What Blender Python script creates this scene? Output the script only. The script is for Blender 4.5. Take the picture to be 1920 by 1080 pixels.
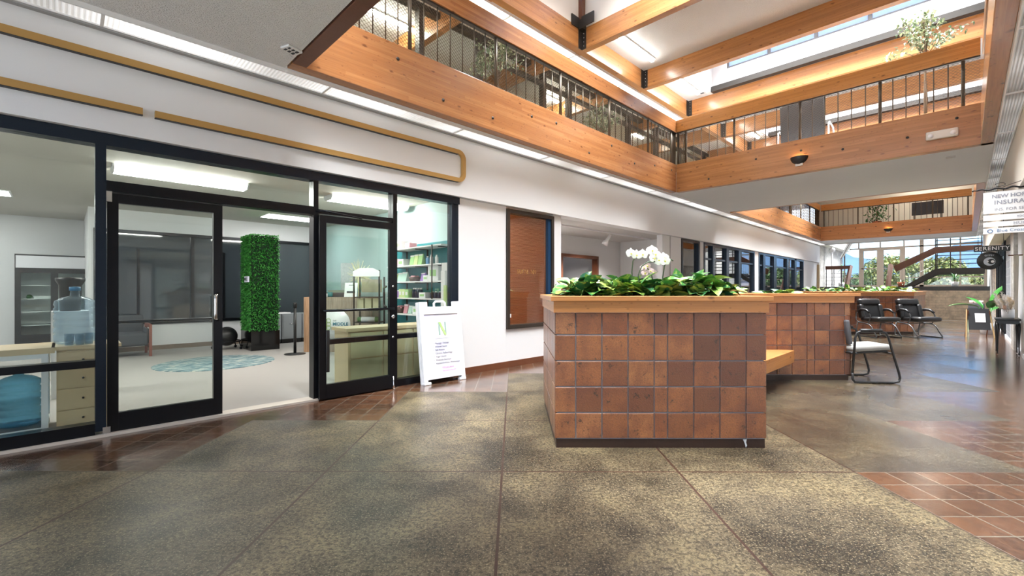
import bpy, bmesh, math, random
from mathutils import Vector, Matrix, Euler
random.seed(7)
for o in list(bpy.data.objects): bpy.data.objects.remove(o)
SC = bpy.context.scene
COL = SC.collection
R = math.radians
PI = math.pi
S2 = math.sqrt(2)

# ---------------------------------------------------------------- camera, world, exposure
cd = bpy.data.cameras.new('camera'); cam = bpy.data.objects.new('camera', cd); COL.objects.link(cam)
cam.location = (0, 0, 1.26); cam.rotation_euler = (R(90), 0, R(-44.8))
cd.sensor_width = 36; cd.lens = 845 / 1920 * 36; cd.shift_y = 3 / 1920; cd.clip_start = .05; cd.clip_end = 2000
SC.camera = cam
SC.view_settings.view_transform = 'Standard'; SC.view_settings.look = 'None'
SC.view_settings.gamma = 1; SC.view_settings.use_curve_mapping = False
SC.view_settings.exposure = 0.45
W = bpy.data.worlds.new('world'); SC.world = W; W.use_nodes = True
wn = W.node_tree.nodes; wl = W.node_tree.links; wn.clear()
sky = wn.new('ShaderNodeTexSky'); sky.sky_type = 'NISHITA'; sky.sun_disc = False
sky.ozone_density = 2.5; sky.sun_elevation = R(55); sky.sun_rotation = R(200); sky.altitude = 1500
wnoise = wn.new('ShaderNodeTexNoise'); wnoise.inputs['Scale'].default_value = 2.2; wnoise.inputs['Detail'].default_value = 7
wmap = wn.new('ShaderNodeMapping'); wmap.inputs['Scale'].default_value = (1, 1, 3.2); wtc = wn.new('ShaderNodeTexCoord')
wramp = wn.new('ShaderNodeValToRGB'); wramp.color_ramp.elements[0].position = .52; wramp.color_ramp.elements[1].position = .72
wmix = wn.new('ShaderNodeMixRGB'); wmix.inputs[2].default_value = (4.2, 4.4, 4.6, 1)
wbg = wn.new('ShaderNodeBackground'); wbg.inputs['Strength'].default_value = 0.42
wout = wn.new('ShaderNodeOutputWorld')
wl.new(wtc.outputs['Generated'], wmap.inputs[0]); wl.new(wmap.outputs[0], wnoise.inputs['Vector'])
wl.new(wnoise.outputs['Fac'], wramp.inputs[0]); wl.new(wramp.outputs[0], wmix.inputs[0])
wtint = wn.new('ShaderNodeMixRGB'); wtint.blend_type = 'MULTIPLY'; wtint.inputs[0].default_value = 1; wtint.inputs[2].default_value = (.62, .86, 1.12, 1)
wl.new(sky.outputs[0], wtint.inputs[1]); wl.new(wtint.outputs[0], wmix.inputs[1]); wl.new(wmix.outputs[0], wbg.inputs[0]); wl.new(wbg.outputs[0], wout.inputs[0])
sd = bpy.data.lights.new('sun', 'SUN'); sd.energy = 5.0; sd.angle = R(2); sd.color = (1, .95, .88)
sun = bpy.data.objects.new('sun', sd); COL.objects.link(sun); sun.rotation_euler = (R(48), 0, R(-70))
# strengths of the lamps in the place and of added ones
E_STRIP = 1.15      # corrugated light strips along both soffits
E_FLUO = 26.0
E_GAL = 90.0      # fluorescent tubes over the upper gallery
E_ENTRY_FILL = 220      # added lamp behind the camera, standing in for entrance daylight
# E_FLUO: fluorescent tubes on the upper ceiling
E_WRAP = 34.0      # wrap fixtures inside the shop
E_MON_FILL = 520   # added lamp standing in for daylight in each roof monitor

# ---------------------------------------------------------------- materials
def newmat(name):
    m = bpy.data.materials.new(name); m.use_nodes = True
    nt = m.node_tree; b = nt.nodes['Principled BSDF']
    return m, nt, b
def N(nt, t, **kw):
    n = nt.nodes.new(t)
    for k, v in kw.items():
        if k in n.inputs.keys() if hasattr(n.inputs, 'keys') else False: n.inputs[k].default_value = v
        else: setattr(n, k, v)
    return n
def ramp(nt, src, stops, interp='LINEAR'):
    r = nt.nodes.new('ShaderNodeValToRGB'); e = r.color_ramp.elements; r.color_ramp.interpolation = interp
    e[0].position = stops[0][0]; e[0].color = (*stops[0][1], 1)
    e[1].position = stops[-1][0]; e[1].color = (*stops[-1][1], 1)
    for p, c in stops[1:-1]:
        x = e.new(p); x.color = (*c, 1)
    nt.links.new(src, r.inputs[0]); return r.outputs[0]
def coords(nt, scale=(1, 1, 1), kind='Object', rot=(0, 0, 0)):
    tc = nt.nodes.new('ShaderNodeTexCoord'); mp = nt.nodes.new('ShaderNodeMapping')
    mp.inputs['Scale'].default_value = scale; mp.inputs['Rotation'].default_value = rot
    nt.links.new(tc.outputs[kind], mp.inputs[0]); return mp.outputs[0]
def noise(nt, vec, scale, detail=4, rough=.5, dist=0):
    n = nt.nodes.new('ShaderNodeTexNoise'); n.inputs['Scale'].default_value = scale
    n.inputs['Detail'].default_value = detail; n.inputs['Roughness'].default_value = rough
    n.inputs['Distortion'].default_value = dist
    if vec is not None: nt.links.new(vec, n.inputs['Vector'])
    return n.outputs['Fac']
def bump(nt, b, h, strength=.3, dist=.01):
    n = nt.nodes.new('ShaderNodeBump'); n.inputs['Strength'].default_value = strength; n.inputs['Distance'].default_value = dist
    nt.links.new(h, n.inputs['Height']); nt.links.new(n.outputs[0], b.inputs['Normal']); nt.links.new(n.outputs[0], b.inputs['Coat Normal']); return n
def mixc(nt, fac, a, c, mode='MIX'):
    n = nt.nodes.new('ShaderNodeMixRGB'); n.blend_type = mode
    for i, v in ((0, fac), (1, a), (2, c)):
        if hasattr(v, 'is_linked') or hasattr(v, 'links'): nt.links.new(v, n.inputs[i])
        elif i == 0: n.inputs[0].default_value = v
        else: n.inputs[i].default_value = (*v, 1)
    return n.outputs[0]
def math_(nt, op, a, c=None):
    n = nt.nodes.new('ShaderNodeMath'); n.operation = op
    for i, v in ((0, a), (1, c)):
        if v is None: continue
        if isinstance(v, (int, float)): n.inputs[i].default_value = v
        else: nt.links.new(v, n.inputs[i])
    return n.outputs[0]
def simple(name, col, rough=.5, metal=0, bs=0, bscale=60, coat=0, var=0, vscale=6, trans=0, alpha=1, spec=.5):
    m, nt, b = newmat(name)
    b.inputs['Base Color'].default_value = (*col, 1); b.inputs['Roughness'].default_value = rough
    b.inputs['Metallic'].default_value = metal; b.inputs['Coat Weight'].default_value = coat
    b.inputs['Transmission Weight'].default_value = trans; b.inputs['Specular IOR Level'].default_value = spec
    v = coords(nt)
    if var:
        c2 = tuple(max(0, min(1, x * (1 - var))) for x in col)
        nt.links.new(mixc(nt, noise(nt, v, vscale), col, c2), b.inputs['Base Color'])
    if bs: bump(nt, b, noise(nt, v, bscale, 3), bs)
    return m
def emit(name, col, st, base=(.8, .8, .8)):
    m, nt, b = newmat(name); b.inputs['Base Color'].default_value = (*base, 1)
    b.inputs['Emission Color'].default_value = (*col, 1); b.inputs['Emission Strength'].default_value = st
    b.inputs['Roughness'].default_value = .4
    return m
def glassmat(name, tint=(.93, .97, .96), refl=1.0, ior=1.5, extra=0.0):
    m = bpy.data.materials.new(name); m.use_nodes = True; nt = m.node_tree; nt.nodes.clear()
    o = nt.nodes.new('ShaderNodeOutputMaterial'); mx = nt.nodes.new('ShaderNodeMixShader')
    t = nt.nodes.new('ShaderNodeBsdfTransparent'); t.inputs[0].default_value = (*tint, 1)
    g = nt.nodes.new('ShaderNodeBsdfGlossy'); g.inputs['Roughness'].default_value = .01
    f = nt.nodes.new('ShaderNodeFresnel'); gg = nt.nodes.new('ShaderNodeNewGeometry')
    # same reflectance on both faces of the thin pane
    nt.links.new(math_(nt, 'POWER', ior, math_(nt, 'SUBTRACT', 1.0, math_(nt, 'MULTIPLY', gg.outputs['Backfacing'], 2.0))), f.inputs[0])
    fac = math_(nt, 'MINIMUM', math_(nt, 'ADD', math_(nt, 'MULTIPLY', f.outputs[0], refl), extra), 1.0)
    nt.links.new(fac, mx.inputs[0]); nt.links.new(t.outputs[0], mx.inputs[1]); nt.links.new(g.outputs[0], mx.inputs[2])
    nt.links.new(mx.outputs[0], o.inputs[0]); return m
def whitened_pane():  # milky mix whitens the clerestory panes like blown-out sky
    m = bpy.data.materials.new('whitened_glass'); m.use_nodes = True; nt = m.node_tree; nt.nodes.clear(); o = nt.nodes.new('ShaderNodeOutputMaterial')
    t = nt.nodes.new('ShaderNodeBsdfTransparent'); d = nt.nodes.new('ShaderNodeBsdfTranslucent'); d.inputs[0].default_value = (.95, .95, .95, 1)
    mx = nt.nodes.new('ShaderNodeMixShader'); mx.inputs[0].default_value = .85; nt.links.new(t.outputs[0], mx.inputs[1]); nt.links.new(d.outputs[0], mx.inputs[2]); nt.links.new(mx.outputs[0], o.inputs[0]); return m
def glulam(name, c1, c2, c3, rough=.28, coat=.25, redness=0):
    # laminated timber: object x along the length, z up
    m, nt, b = newmat(name)
    v = coords(nt, (1, 1, 1)); sx = nt.nodes.new('ShaderNodeSeparateXYZ'); nt.links.new(v, sx.inputs[0])
    zl = math_(nt, 'FLOOR', math_(nt, 'DIVIDE', sx.outputs[2], .038))
    yl = math_(nt, 'FLOOR', math_(nt, 'DIVIDE', sx.outputs[1], .2))
    xo = math_(nt, 'ADD', math_(nt, 'DIVIDE', sx.outputs[0], 2.1), math_(nt, 'MULTIPLY', zl, .37))
    cb = nt.nodes.new('ShaderNodeCombineXYZ'); nt.links.new(math_(nt, 'FLOOR', xo), cb.inputs[0])
    nt.links.new(zl, cb.inputs[2]); nt.links.new(yl, cb.inputs[1])
    wn_ = nt.nodes.new('ShaderNodeTexWhiteNoise'); nt.links.new(cb.outputs[0], wn_.inputs[0])
    col = ramp(nt, wn_.outputs[0], [(0, c1), (.5, c2), (1, c3)])
    g = noise(nt, coords(nt, (1.2, 30, 45)), 1.6, 6, .6, .6)
    col = mixc(nt, ramp(nt, g, [(.35, (0, 0, 0)), (.75, (.55, .55, .55))]), col, tuple(x * .55 for x in c1))
    # knots
    vo = nt.nodes.new('ShaderNodeTexVoronoi'); vo.inputs['Scale'].default_value = 1
    nt.links.new(coords(nt, (4.2, 4.2, 10)), vo.inputs['Vector'])
    nk = noise(nt, coords(nt, (20, 20, 30)), 1, 3)
    d = math_(nt, 'ADD', vo.outputs['Distance'], math_(nt, 'MULTIPLY', math_(nt, 'SUBTRACT', nk, .5), .25))
    kf = ramp(nt, d, [(.05, (1, 1, 1)), (.17, (0, 0, 0))])
    wk = nt.nodes.new('ShaderNodeTexWhiteNoise'); nt.links.new(vo.outputs['Position'], wk.inputs[0])
    kf2 = math_(nt, 'MULTIPLY', kf, math_(nt, 'GREATER_THAN', wk.outputs[0], .25))
    col = mixc(nt, math_(nt, 'MULTIPLY', kf2, .75), col, (.10, .03, .012))
    # small marks
    vo2 = nt.nodes.new('ShaderNodeTexVoronoi'); vo2.inputs['Scale'].default_value = 1
    nt.links.new(coords(nt, (16, 16, 34)), vo2.inputs['Vector'])
    wk2 = nt.nodes.new('ShaderNodeTexWhiteNoise'); nt.links.new(vo2.outputs['Position'], wk2.inputs[0])
    k3 = math_(nt, 'MULTIPLY', ramp(nt, vo2.outputs['Distance'], [(.1, (1, 1, 1)), (.25, (0, 0, 0))]), math_(nt, 'GREATER_THAN', wk2.outputs[0], .62))
    col = mixc(nt, math_(nt, 'MULTIPLY', k3, .5), col, (.13, .04, .015))
    nt.links.new(col, b.inputs['Base Color']); b.inputs['Roughness'].default_value = rough
    b.inputs['Coat Weight'].default_value = coat; b.inputs['Coat Roughness'].default_value = .18
    bump(nt, b, math_(nt, 'ADD', g, math_(nt, 'MULTIPLY', kf2, -.5)), .12, .004)
    return m
M = {}
M['beam'] = glulam('glulam', (.39, .165, .052), (.46, .203, .064), (.52, .240, .082))
M['beam_red'] = glulam('glulam_red', (.37, .150, .054), (.43, .182, .066), (.49, .218, .084), .25, .35)
M['rail_wood'] = glulam('rail_wood', (.46, .19, .040), (.53, .23, .05), (.60, .27, .068), .35, .1)
M['cap_wood'] = glulam('cap_wood', (.50, .21, .065), (.55, .24, .075), (.60, .27, .09), .35, .1)
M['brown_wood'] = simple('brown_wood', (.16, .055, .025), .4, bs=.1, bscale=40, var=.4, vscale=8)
M['dark_wood'] = simple('dark_wood_base', (.045, .022, .015), .45, bs=.1, var=.4)
M['white_wall'] = simple('white_wall', (.74, .745, .755), .55, bs=.08, bscale=180)
M['grey_wall'] = simple('grey_wall', (.56, .555, .545), .6, bs=.06, bscale=160)
M['cream_wall'] = simple('cream_wall', (.74, .70, .62), .6, bs=.05, bscale=160)
M['soffit_grey'] = simple('soffit_grey', (.70, .71, .71), .6, bs=.08, bscale=90, var=.05, vscale=2)
M['edge_grey'] = simple('edge_grey', (.30, .30, .30), .5)
M['black_metal'] = simple('black_anodised', (.010, .011, .014), .28, .6)
M['navy_metal'] = simple('navy_anodised', (.014, .023, .038), .25, .5)
M['brown_metal'] = simple('brown_metal', (.045, .035, .028), .4, .3)
M['post_metal'] = simple('post_metal', (.11, .085, .06), .38, .5)
M['dark_steel'] = simple('dark_steel', (.05, .045, .04), .45, .6, bs=.1)
M['chrome'] = simple('chrome', (.6, .6, .6), .2, 1)
M['gold'] = simple('gold_trim', (.46, .27, .085), .42, .15)
M['white_plastic'] = simple('white_plastic', (.82, .82, .84), .3)
M['white_paint'] = simple('white_paint', (.78, .78, .78), .4)
M['glass'] = glassmat('glass')
M['mirror_glass'] = glassmat('hall_glass', (.30, .32, .33), 1.0, 1.5, .30)
M['black_leather'] = simple('black_leather', (.012, .012, .013), .32, bs=.15, bscale=140, coat=.2)
M['black_plastic'] = simple('black_plastic', (.012, .012, .013), .4)
M['grey_fabric'] = simple('grey_fabric', (.30, .295, .275), .85, bs=.3, bscale=400)
M['dark_fabric'] = simple('dark_fabric', (.06, .065, .075), .9, bs=.3, bscale=300)
M['birch'] = simple('birch', (.66, .50, .30), .45, var=.12, vscale=5)
M['teal'] = simple('teal_wall', (.015, .20, .23), .6)
M['pale_teal'] = simple('pale_teal_wall', (.42, .56, .56), .6)
M['paper'] = simple('paper', (.85, .85, .85), .6)
M['soil'] = simple('soil', (.03, .02, .012), .95, bs=.6, bscale=60)
M['terracotta'] = simple('terracotta', (.42, .13, .06), .8)
M['water_blue'] = None

def ceiling_mat():
    m, nt, b = newmat('textured_ceiling'); b.inputs['Base Color'].default_value = (.78, .78, .78, 1); b.inputs['Roughness'].default_value = .8
    v = coords(nt); n = noise(nt, v, 75, 2, .5)
    n2 = ramp(nt, n, [(.42, (0, 0, 0)), (.6, (1, 1, 1))])
    bump(nt, b, n2, .9, .008); return m
M['ceiling'] = ceiling_mat()

def concrete_floor(sealed=False):
    m, nt, b = newmat('sealed_aggregate' if sealed else 'exposed_aggregate'); v = coords(nt)
    G = 1.2192
    big = noise(nt, v, 1.6, 6, .65, .4); fine = noise(nt, v, 42, 6, .8); fine2 = noise(nt, v, 95, 3, .7)
    base = ramp(nt, big, [(.36, (.032, .024, .014)), (.5, (.108, .082, .048)), (.64, (.20, .155, .085))])
    sp = ramp(nt, fine, [(.44, (.10, .10, .11)), (.55, (1, 1, 1))])
    col = mixc(nt, .8, base, sp, 'MULTIPLY')
    lightpeb = ramp(nt, fine2, [(.56, (0, 0, 0)), (.64, (1, 1, 1))])
    col = mixc(nt, math_(nt, 'MULTIPLY', lightpeb, .55), col, (.40, .33, .21))
    sx = nt.nodes.new('ShaderNodeSeparateXYZ'); nt.links.new(v, sx.inputs[0])
    def line(o, s0):
        fr = math_(nt, 'FRACT', math_(nt, 'DIVIDE', math_(nt, 'SUBTRACT', o, s0 - 50 * G - G / 2), G))
        return math_(nt, 'LESS_THAN', math_(nt, 'ABSOLUTE', math_(nt, 'SUBTRACT', fr, .5)), .0062)
    jl = math_(nt, 'MAXIMUM', line(sx.outputs[0], -.08), line(sx.outputs[1], 3.12))
    col = mixc(nt, jl, col, (.045, .022, .014))
    nt.links.new(col, b.inputs['Base Color'])
    wet = noise(nt, v, .9, 4, .6)
    nt.links.new(ramp(nt, wet, [(.35, (.32, .32, .32)), (.65, (.50, .50, .50))]), b.inputs['Roughness'])
    b.inputs['Specular IOR Level'].default_value = .22; b.inputs['Coat Weight'].default_value = .10; b.inputs['Coat Roughness'].default_value = .22
    hh = math_(nt, 'SUBTRACT', math_(nt, 'ADD', math_(nt, 'MULTIPLY', fine, .35), math_(nt, 'MULTIPLY', big, .8)), math_(nt, 'MULTIPLY', jl, 2.0))
    bump(nt, b, hh, .5, .007)
    if sealed:
        nt.links.new(mixc(nt, .38, col, (.030, .026, .021)), b.inputs['Base Color'])
        nt.links.new(ramp(nt, wet, [(.35, (.16, .16, .16)), (.65, (.34, .34, .34))]), b.inputs['Roughness'])
        b.inputs['Specular IOR Level'].default_value = .5; b.inputs['Coat Weight'].default_value = .6; b.inputs['Coat Roughness'].default_value = .13
    return m
def tile_floor():
    m, nt, b = newmat('quarry_tile'); v = coords(nt); T = 1.2192 / 6
    sx = nt.nodes.new('ShaderNodeSeparateXYZ'); nt.links.new(v, sx.inputs[0])
    def uv(o, s0):
        q = math_(nt, 'DIVIDE', math_(nt, 'SUBTRACT', o, s0 - 60 * T), T)
        return math_(nt, 'FLOOR', q), math_(nt, 'ABSOLUTE', math_(nt, 'SUBTRACT', math_(nt, 'FRACT', q), .5))
    ix, fx = uv(sx.outputs[0], -.08); iy, fy = uv(sx.outputs[1], 3.12)
    grout = math_(nt, 'GREATER_THAN', math_(nt, 'MAXIMUM', fx, fy), .474)
    cb = nt.nodes.new('ShaderNodeCombineXYZ'); nt.links.new(ix, cb.inputs[0]); nt.links.new(iy, cb.inputs[1])
    wn_ = nt.nodes.new('ShaderNodeTexWhiteNoise'); nt.links.new(cb.outputs[0], wn_.inputs[0])
    col = ramp(nt, wn_.outputs[0], [(0, (.030, .014, .009)), (.5, (.062, .026, .013)), (1, (.100, .043, .021))])
    n = noise(nt, v, 22, 7, .8)
    col = mixc(nt, ramp(nt, n, [(.44, (0, 0, 0)), (.62, (.85, .85, .85))]), col, (.14, .066, .034))
    col = mixc(nt, ramp(nt, noise(nt, v, 9, 6, .75), [(.52, (0, 0, 0)), (.66, (.8, .8, .8))]), col, (.03, .016, .012))
    col = mixc(nt, grout, col, (.15, .125, .095))
    nt.links.new(col, b.inputs['Base Color']); b.inputs['Roughness'].default_value = .2
    b.inputs['Coat Weight'].default_value = .5; b.inputs['Coat Roughness'].default_value = .1
    w = noise(nt, v, 9, 4, .6)
    bump(nt, b, math_(nt, 'SUBTRACT', math_(nt, 'ADD', math_(nt, 'MULTIPLY', n, .25), math_(nt, 'MULTIPLY', w, .6)), math_(nt, 'MULTIPLY', grout, .5)), .35, .006)
    return m
M['concrete'] = concrete_floor(); M['concrete_sealed'] = concrete_floor(True); M['floor_tile'] = tile_floor()
def planter_tile():
    m, nt, b = newmat('planter_tile'); g = nt.nodes.new('ShaderNodeNewGeometry')
    col = ramp(nt, g.outputs['Random Per Island'], [(0, (.13, .050, .027)), (.2, (.22, .080, .034)), (.45, (.33, .120, .044)), (.7, (.41, .165, .060)), (.88, (.29, .095, .036)), (1, (.45, .200, .082))])
    v = coords(nt); n = noise(nt, v, 75, 6, .7); n2 = noise(nt, v, 13, 9, .85, .3); pit = noise(nt, v, 120, 3, .7)
    col = mixc(nt, ramp(nt, n, [(.40, (0, 0, 0)), (.66, (.55, .55, .55))]), col, (.13, .055, .035))
    col = mixc(nt, ramp(nt, noise(nt, v, 5.5, 3, .55), [(.40, (0, 0, 0)), (.62, (.6, .6, .6))]), col, (.14, .048, .028))
    col = mixc(nt, ramp(nt, n2, [(.575, (0, 0, 0)), (.60, (.92, .92, .92))]), col, (.028, .02, .018))
    col = mixc(nt, ramp(nt, pit, [(.58, (0, 0, 0)), (.66, (.8, .8, .8))]), col, (.05, .03, .024))
    nt.links.new(col, b.inputs['Base Color']); b.inputs['Roughness'].default_value = .28
    b.inputs['Coat Weight'].default_value = .3; b.inputs['Coat Roughness'].default_value = .15
    bump(nt, b, math_(nt, 'ADD', n, math_(nt, 'MULTIPLY', noise(nt, v, 90, 3, .6), .8)), .55, .006); return m
M['planter_tile'] = planter_tile(); M['grout'] = simple('tile_grout', (.30, .31, .35), .8)
def block_mat(name, c1, c2, mortar, bw=.4, bh=.2, bs=.6, rot=False, rough=.85, vsc=9):
    m, nt, b = newmat(name); v0 = coords(nt)
    sx = nt.nodes.new('ShaderNodeSeparateXYZ'); nt.links.new(v0, sx.inputs[0])
    cb = nt.nodes.new('ShaderNodeCombineXYZ'); nt.links.new(sx.outputs[1 if rot else 0], cb.inputs[0]); nt.links.new(sx.outputs[2], cb.inputs[1])
    br = nt.nodes.new('ShaderNodeTexBrick'); nt.links.new(cb.outputs[0], br.inputs['Vector'])
    br.inputs['Scale'].default_value = 1; br.inputs['Brick Width'].default_value = bw; br.inputs['Row Height'].default_value = bh
    br.inputs['Mortar Size'].default_value = .008; br.inputs['Color1'].default_value = (*c1, 1); br.inputs['Color2'].default_value = (*c2, 1)
    br.inputs['Mortar'].default_value = (*mortar, 1)
    n = noise(nt, v0, vsc, 6, .7)
    col = mixc(nt, ramp(nt, n, [(.4, (0, 0, 0)), (.65, (.6, .6, .6))]), br.outputs['Color'], tuple(x * .35 for x in c1))
    nt.links.new(col, b.inputs['Base Color']); b.inputs['Roughness'].default_value = rough
    bump(nt, b, math_(nt, 'SUBTRACT', n, math_(nt, 'MULTIPLY', br.outputs['Fac'], .6)), bs, .03); return m
M['block'] = block_mat('white_split_block', (.66, .63, .58), (.52, .49, .45), (.62, .60, .57))
M['block_y'] = block_mat('white_split_block_cross', (.66, .63, .58), (.52, .49, .45), (.62, .60, .57), rot=True)
M['grey_block'] = block_mat('grey_block', (.30, .31, .33), (.22, .23, .25), (.42, .42, .43))
M['sandstone'] = block_mat('sandstone', (.82, .72, .56), (.78, .67, .52), (.62, .53, .40), .62, .115, .7, True, vsc=3.5)
def leafmat(name, c1, c2, c3, rough=.35, patch=14):
    m, nt, b = newmat(name); g = nt.nodes.new('ShaderNodeNewGeometry')
    col = ramp(nt, g.outputs['Random Per Island'], [(0, c1), (.5, c2), (1, c3)])
    n = noise(nt, coords(nt), patch, 3, .5)
    col = mixc(nt, ramp(nt, n, [(.52, (0, 0, 0)), (.6, (.65, .65, .65))]), col, c3)
    nt.links.new(col, b.inputs['Base Color']); b.inputs['Roughness'].default_value = rough
    b.inputs['Subsurface Weight'].default_value = 0
    return m
M['pothos'] = leafmat('pothos_leaf', (.010, .075, .04), (.05, .20, .03), (.36, .46, .10), .28, 26)
M['ficus'] = leafmat('ficus_leaf', (.05, .10, .05), (.12, .20, .09), (.55, .58, .40), .5, 30)
M['green_leaf'] = leafmat('green_leaf', (.010, .07, .010), (.018, .12, .014), (.04, .20, .03), .3, 8)
M['tree_green'] = leafmat('tree_leaf', (.20, .26, .07), (.34, .36, .11), (.55, .50, .22), .7, 2)
M['tree_dark'] = leafmat('tree_leaf_dark', (.09, .15, .05), (.14, .22, .07), (.25, .32, .12), .7, 2)
M['boxwood'] = leafmat('boxwood_leaf', (.015, .13, .02), (.03, .24, .035), (.10, .42, .07), .45, 20)
M['bark'] = simple('bark', (.16, .11, .07), .9, bs=.5)
def carpet():
    m, nt, b = newmat('carpet'); v = coords(nt); n = noise(nt, v, 260, 2, .6)
    nt.links.new(ramp(nt, n, [(.3, (.27, .255, .24)), (.7, (.46, .44, .42))]), b.inputs['Base Color'])
    b.inputs['Roughness'].default_value = .95; bump(nt, b, n, .5, .004); return m
M['carpet'] = carpet()
def corrug():
    m, nt, b = newmat('corrugated_light_panel'); v = coords(nt)
    sx = nt.nodes.new('ShaderNodeSeparateXYZ'); nt.links.new(v, sx.inputs[0])
    w = math_(nt, 'ABSOLUTE', math_(nt, 'SUBTRACT', math_(nt, 'FRACT', math_(nt, 'DIVIDE', sx.outputs[0], .034)), .5))
    lamp = noise(nt, coords(nt, (.55, .01, .01)), 1, 1)
    st = math_(nt, 'MULTIPLY', ramp(nt, lamp, [(.38, (.22, .22, .22)), (.60, (1, 1, 1))]), math_(nt, 'ADD', math_(nt, 'MULTIPLY', w, .9), .55))
    st = math_(nt, 'MULTIPLY', st, E_STRIP)
    b.inputs['Base Color'].default_value = (.75, .76, .78, 1); b.inputs['Roughness'].default_value = .3
    b.inputs['Emission Color'].default_value = (1, .985, .96, 1); nt.links.new(st, b.inputs['Emission Strength'])
    bump(nt, b, w, .6, .02); return m
M['corrug'] = corrug()
def corrug_y():
    m, nt, b = newmat('clear_corrugated_panel'); v = coords(nt)
    sx = nt.nodes.new('ShaderNodeSeparateXYZ'); nt.links.new(v, sx.inputs[0])
    w = math_(nt, 'ABSOLUTE', math_(nt, 'SUBTRACT', math_(nt, 'FRACT', math_(nt, 'DIVIDE', sx.outputs[1], .026)), .5))
    lamp = noise(nt, coords(nt, (.9, .01, .01)), 1, 1)
    st = math_(nt, 'MULTIPLY', ramp(nt, lamp, [(.4, (.10, .10, .10)), (.62, (1, 1, 1))]), math_(nt, 'ADD', math_(nt, 'MULTIPLY', w, 1.6), .15))
    st = math_(nt, 'MULTIPLY', st, E_STRIP * .32)
    b.inputs['Base Color'].default_value = (.5, .51, .52, 1); b.inputs['Roughness'].default_value = .25
    b.inputs['Emission Color'].default_value = (1, .985, .96, 1); nt.links.new(st, b.inputs['Emission Strength'])
    bump(nt, b, w, .9, .03); return m
M['corrug_y'] = corrug_y()
M['tube'] = emit('fluorescent_tube', (1, .99, .97), E_FLUO)
M['wrap'] = emit('wrap_diffuser', (1, .97, .90), E_WRAP)
M['panel_light'] = emit('panel_light', (1, .99, .97), 14)
M['bulb'] = emit('warm_bulb', (1, .62, .25), 40)

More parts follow.
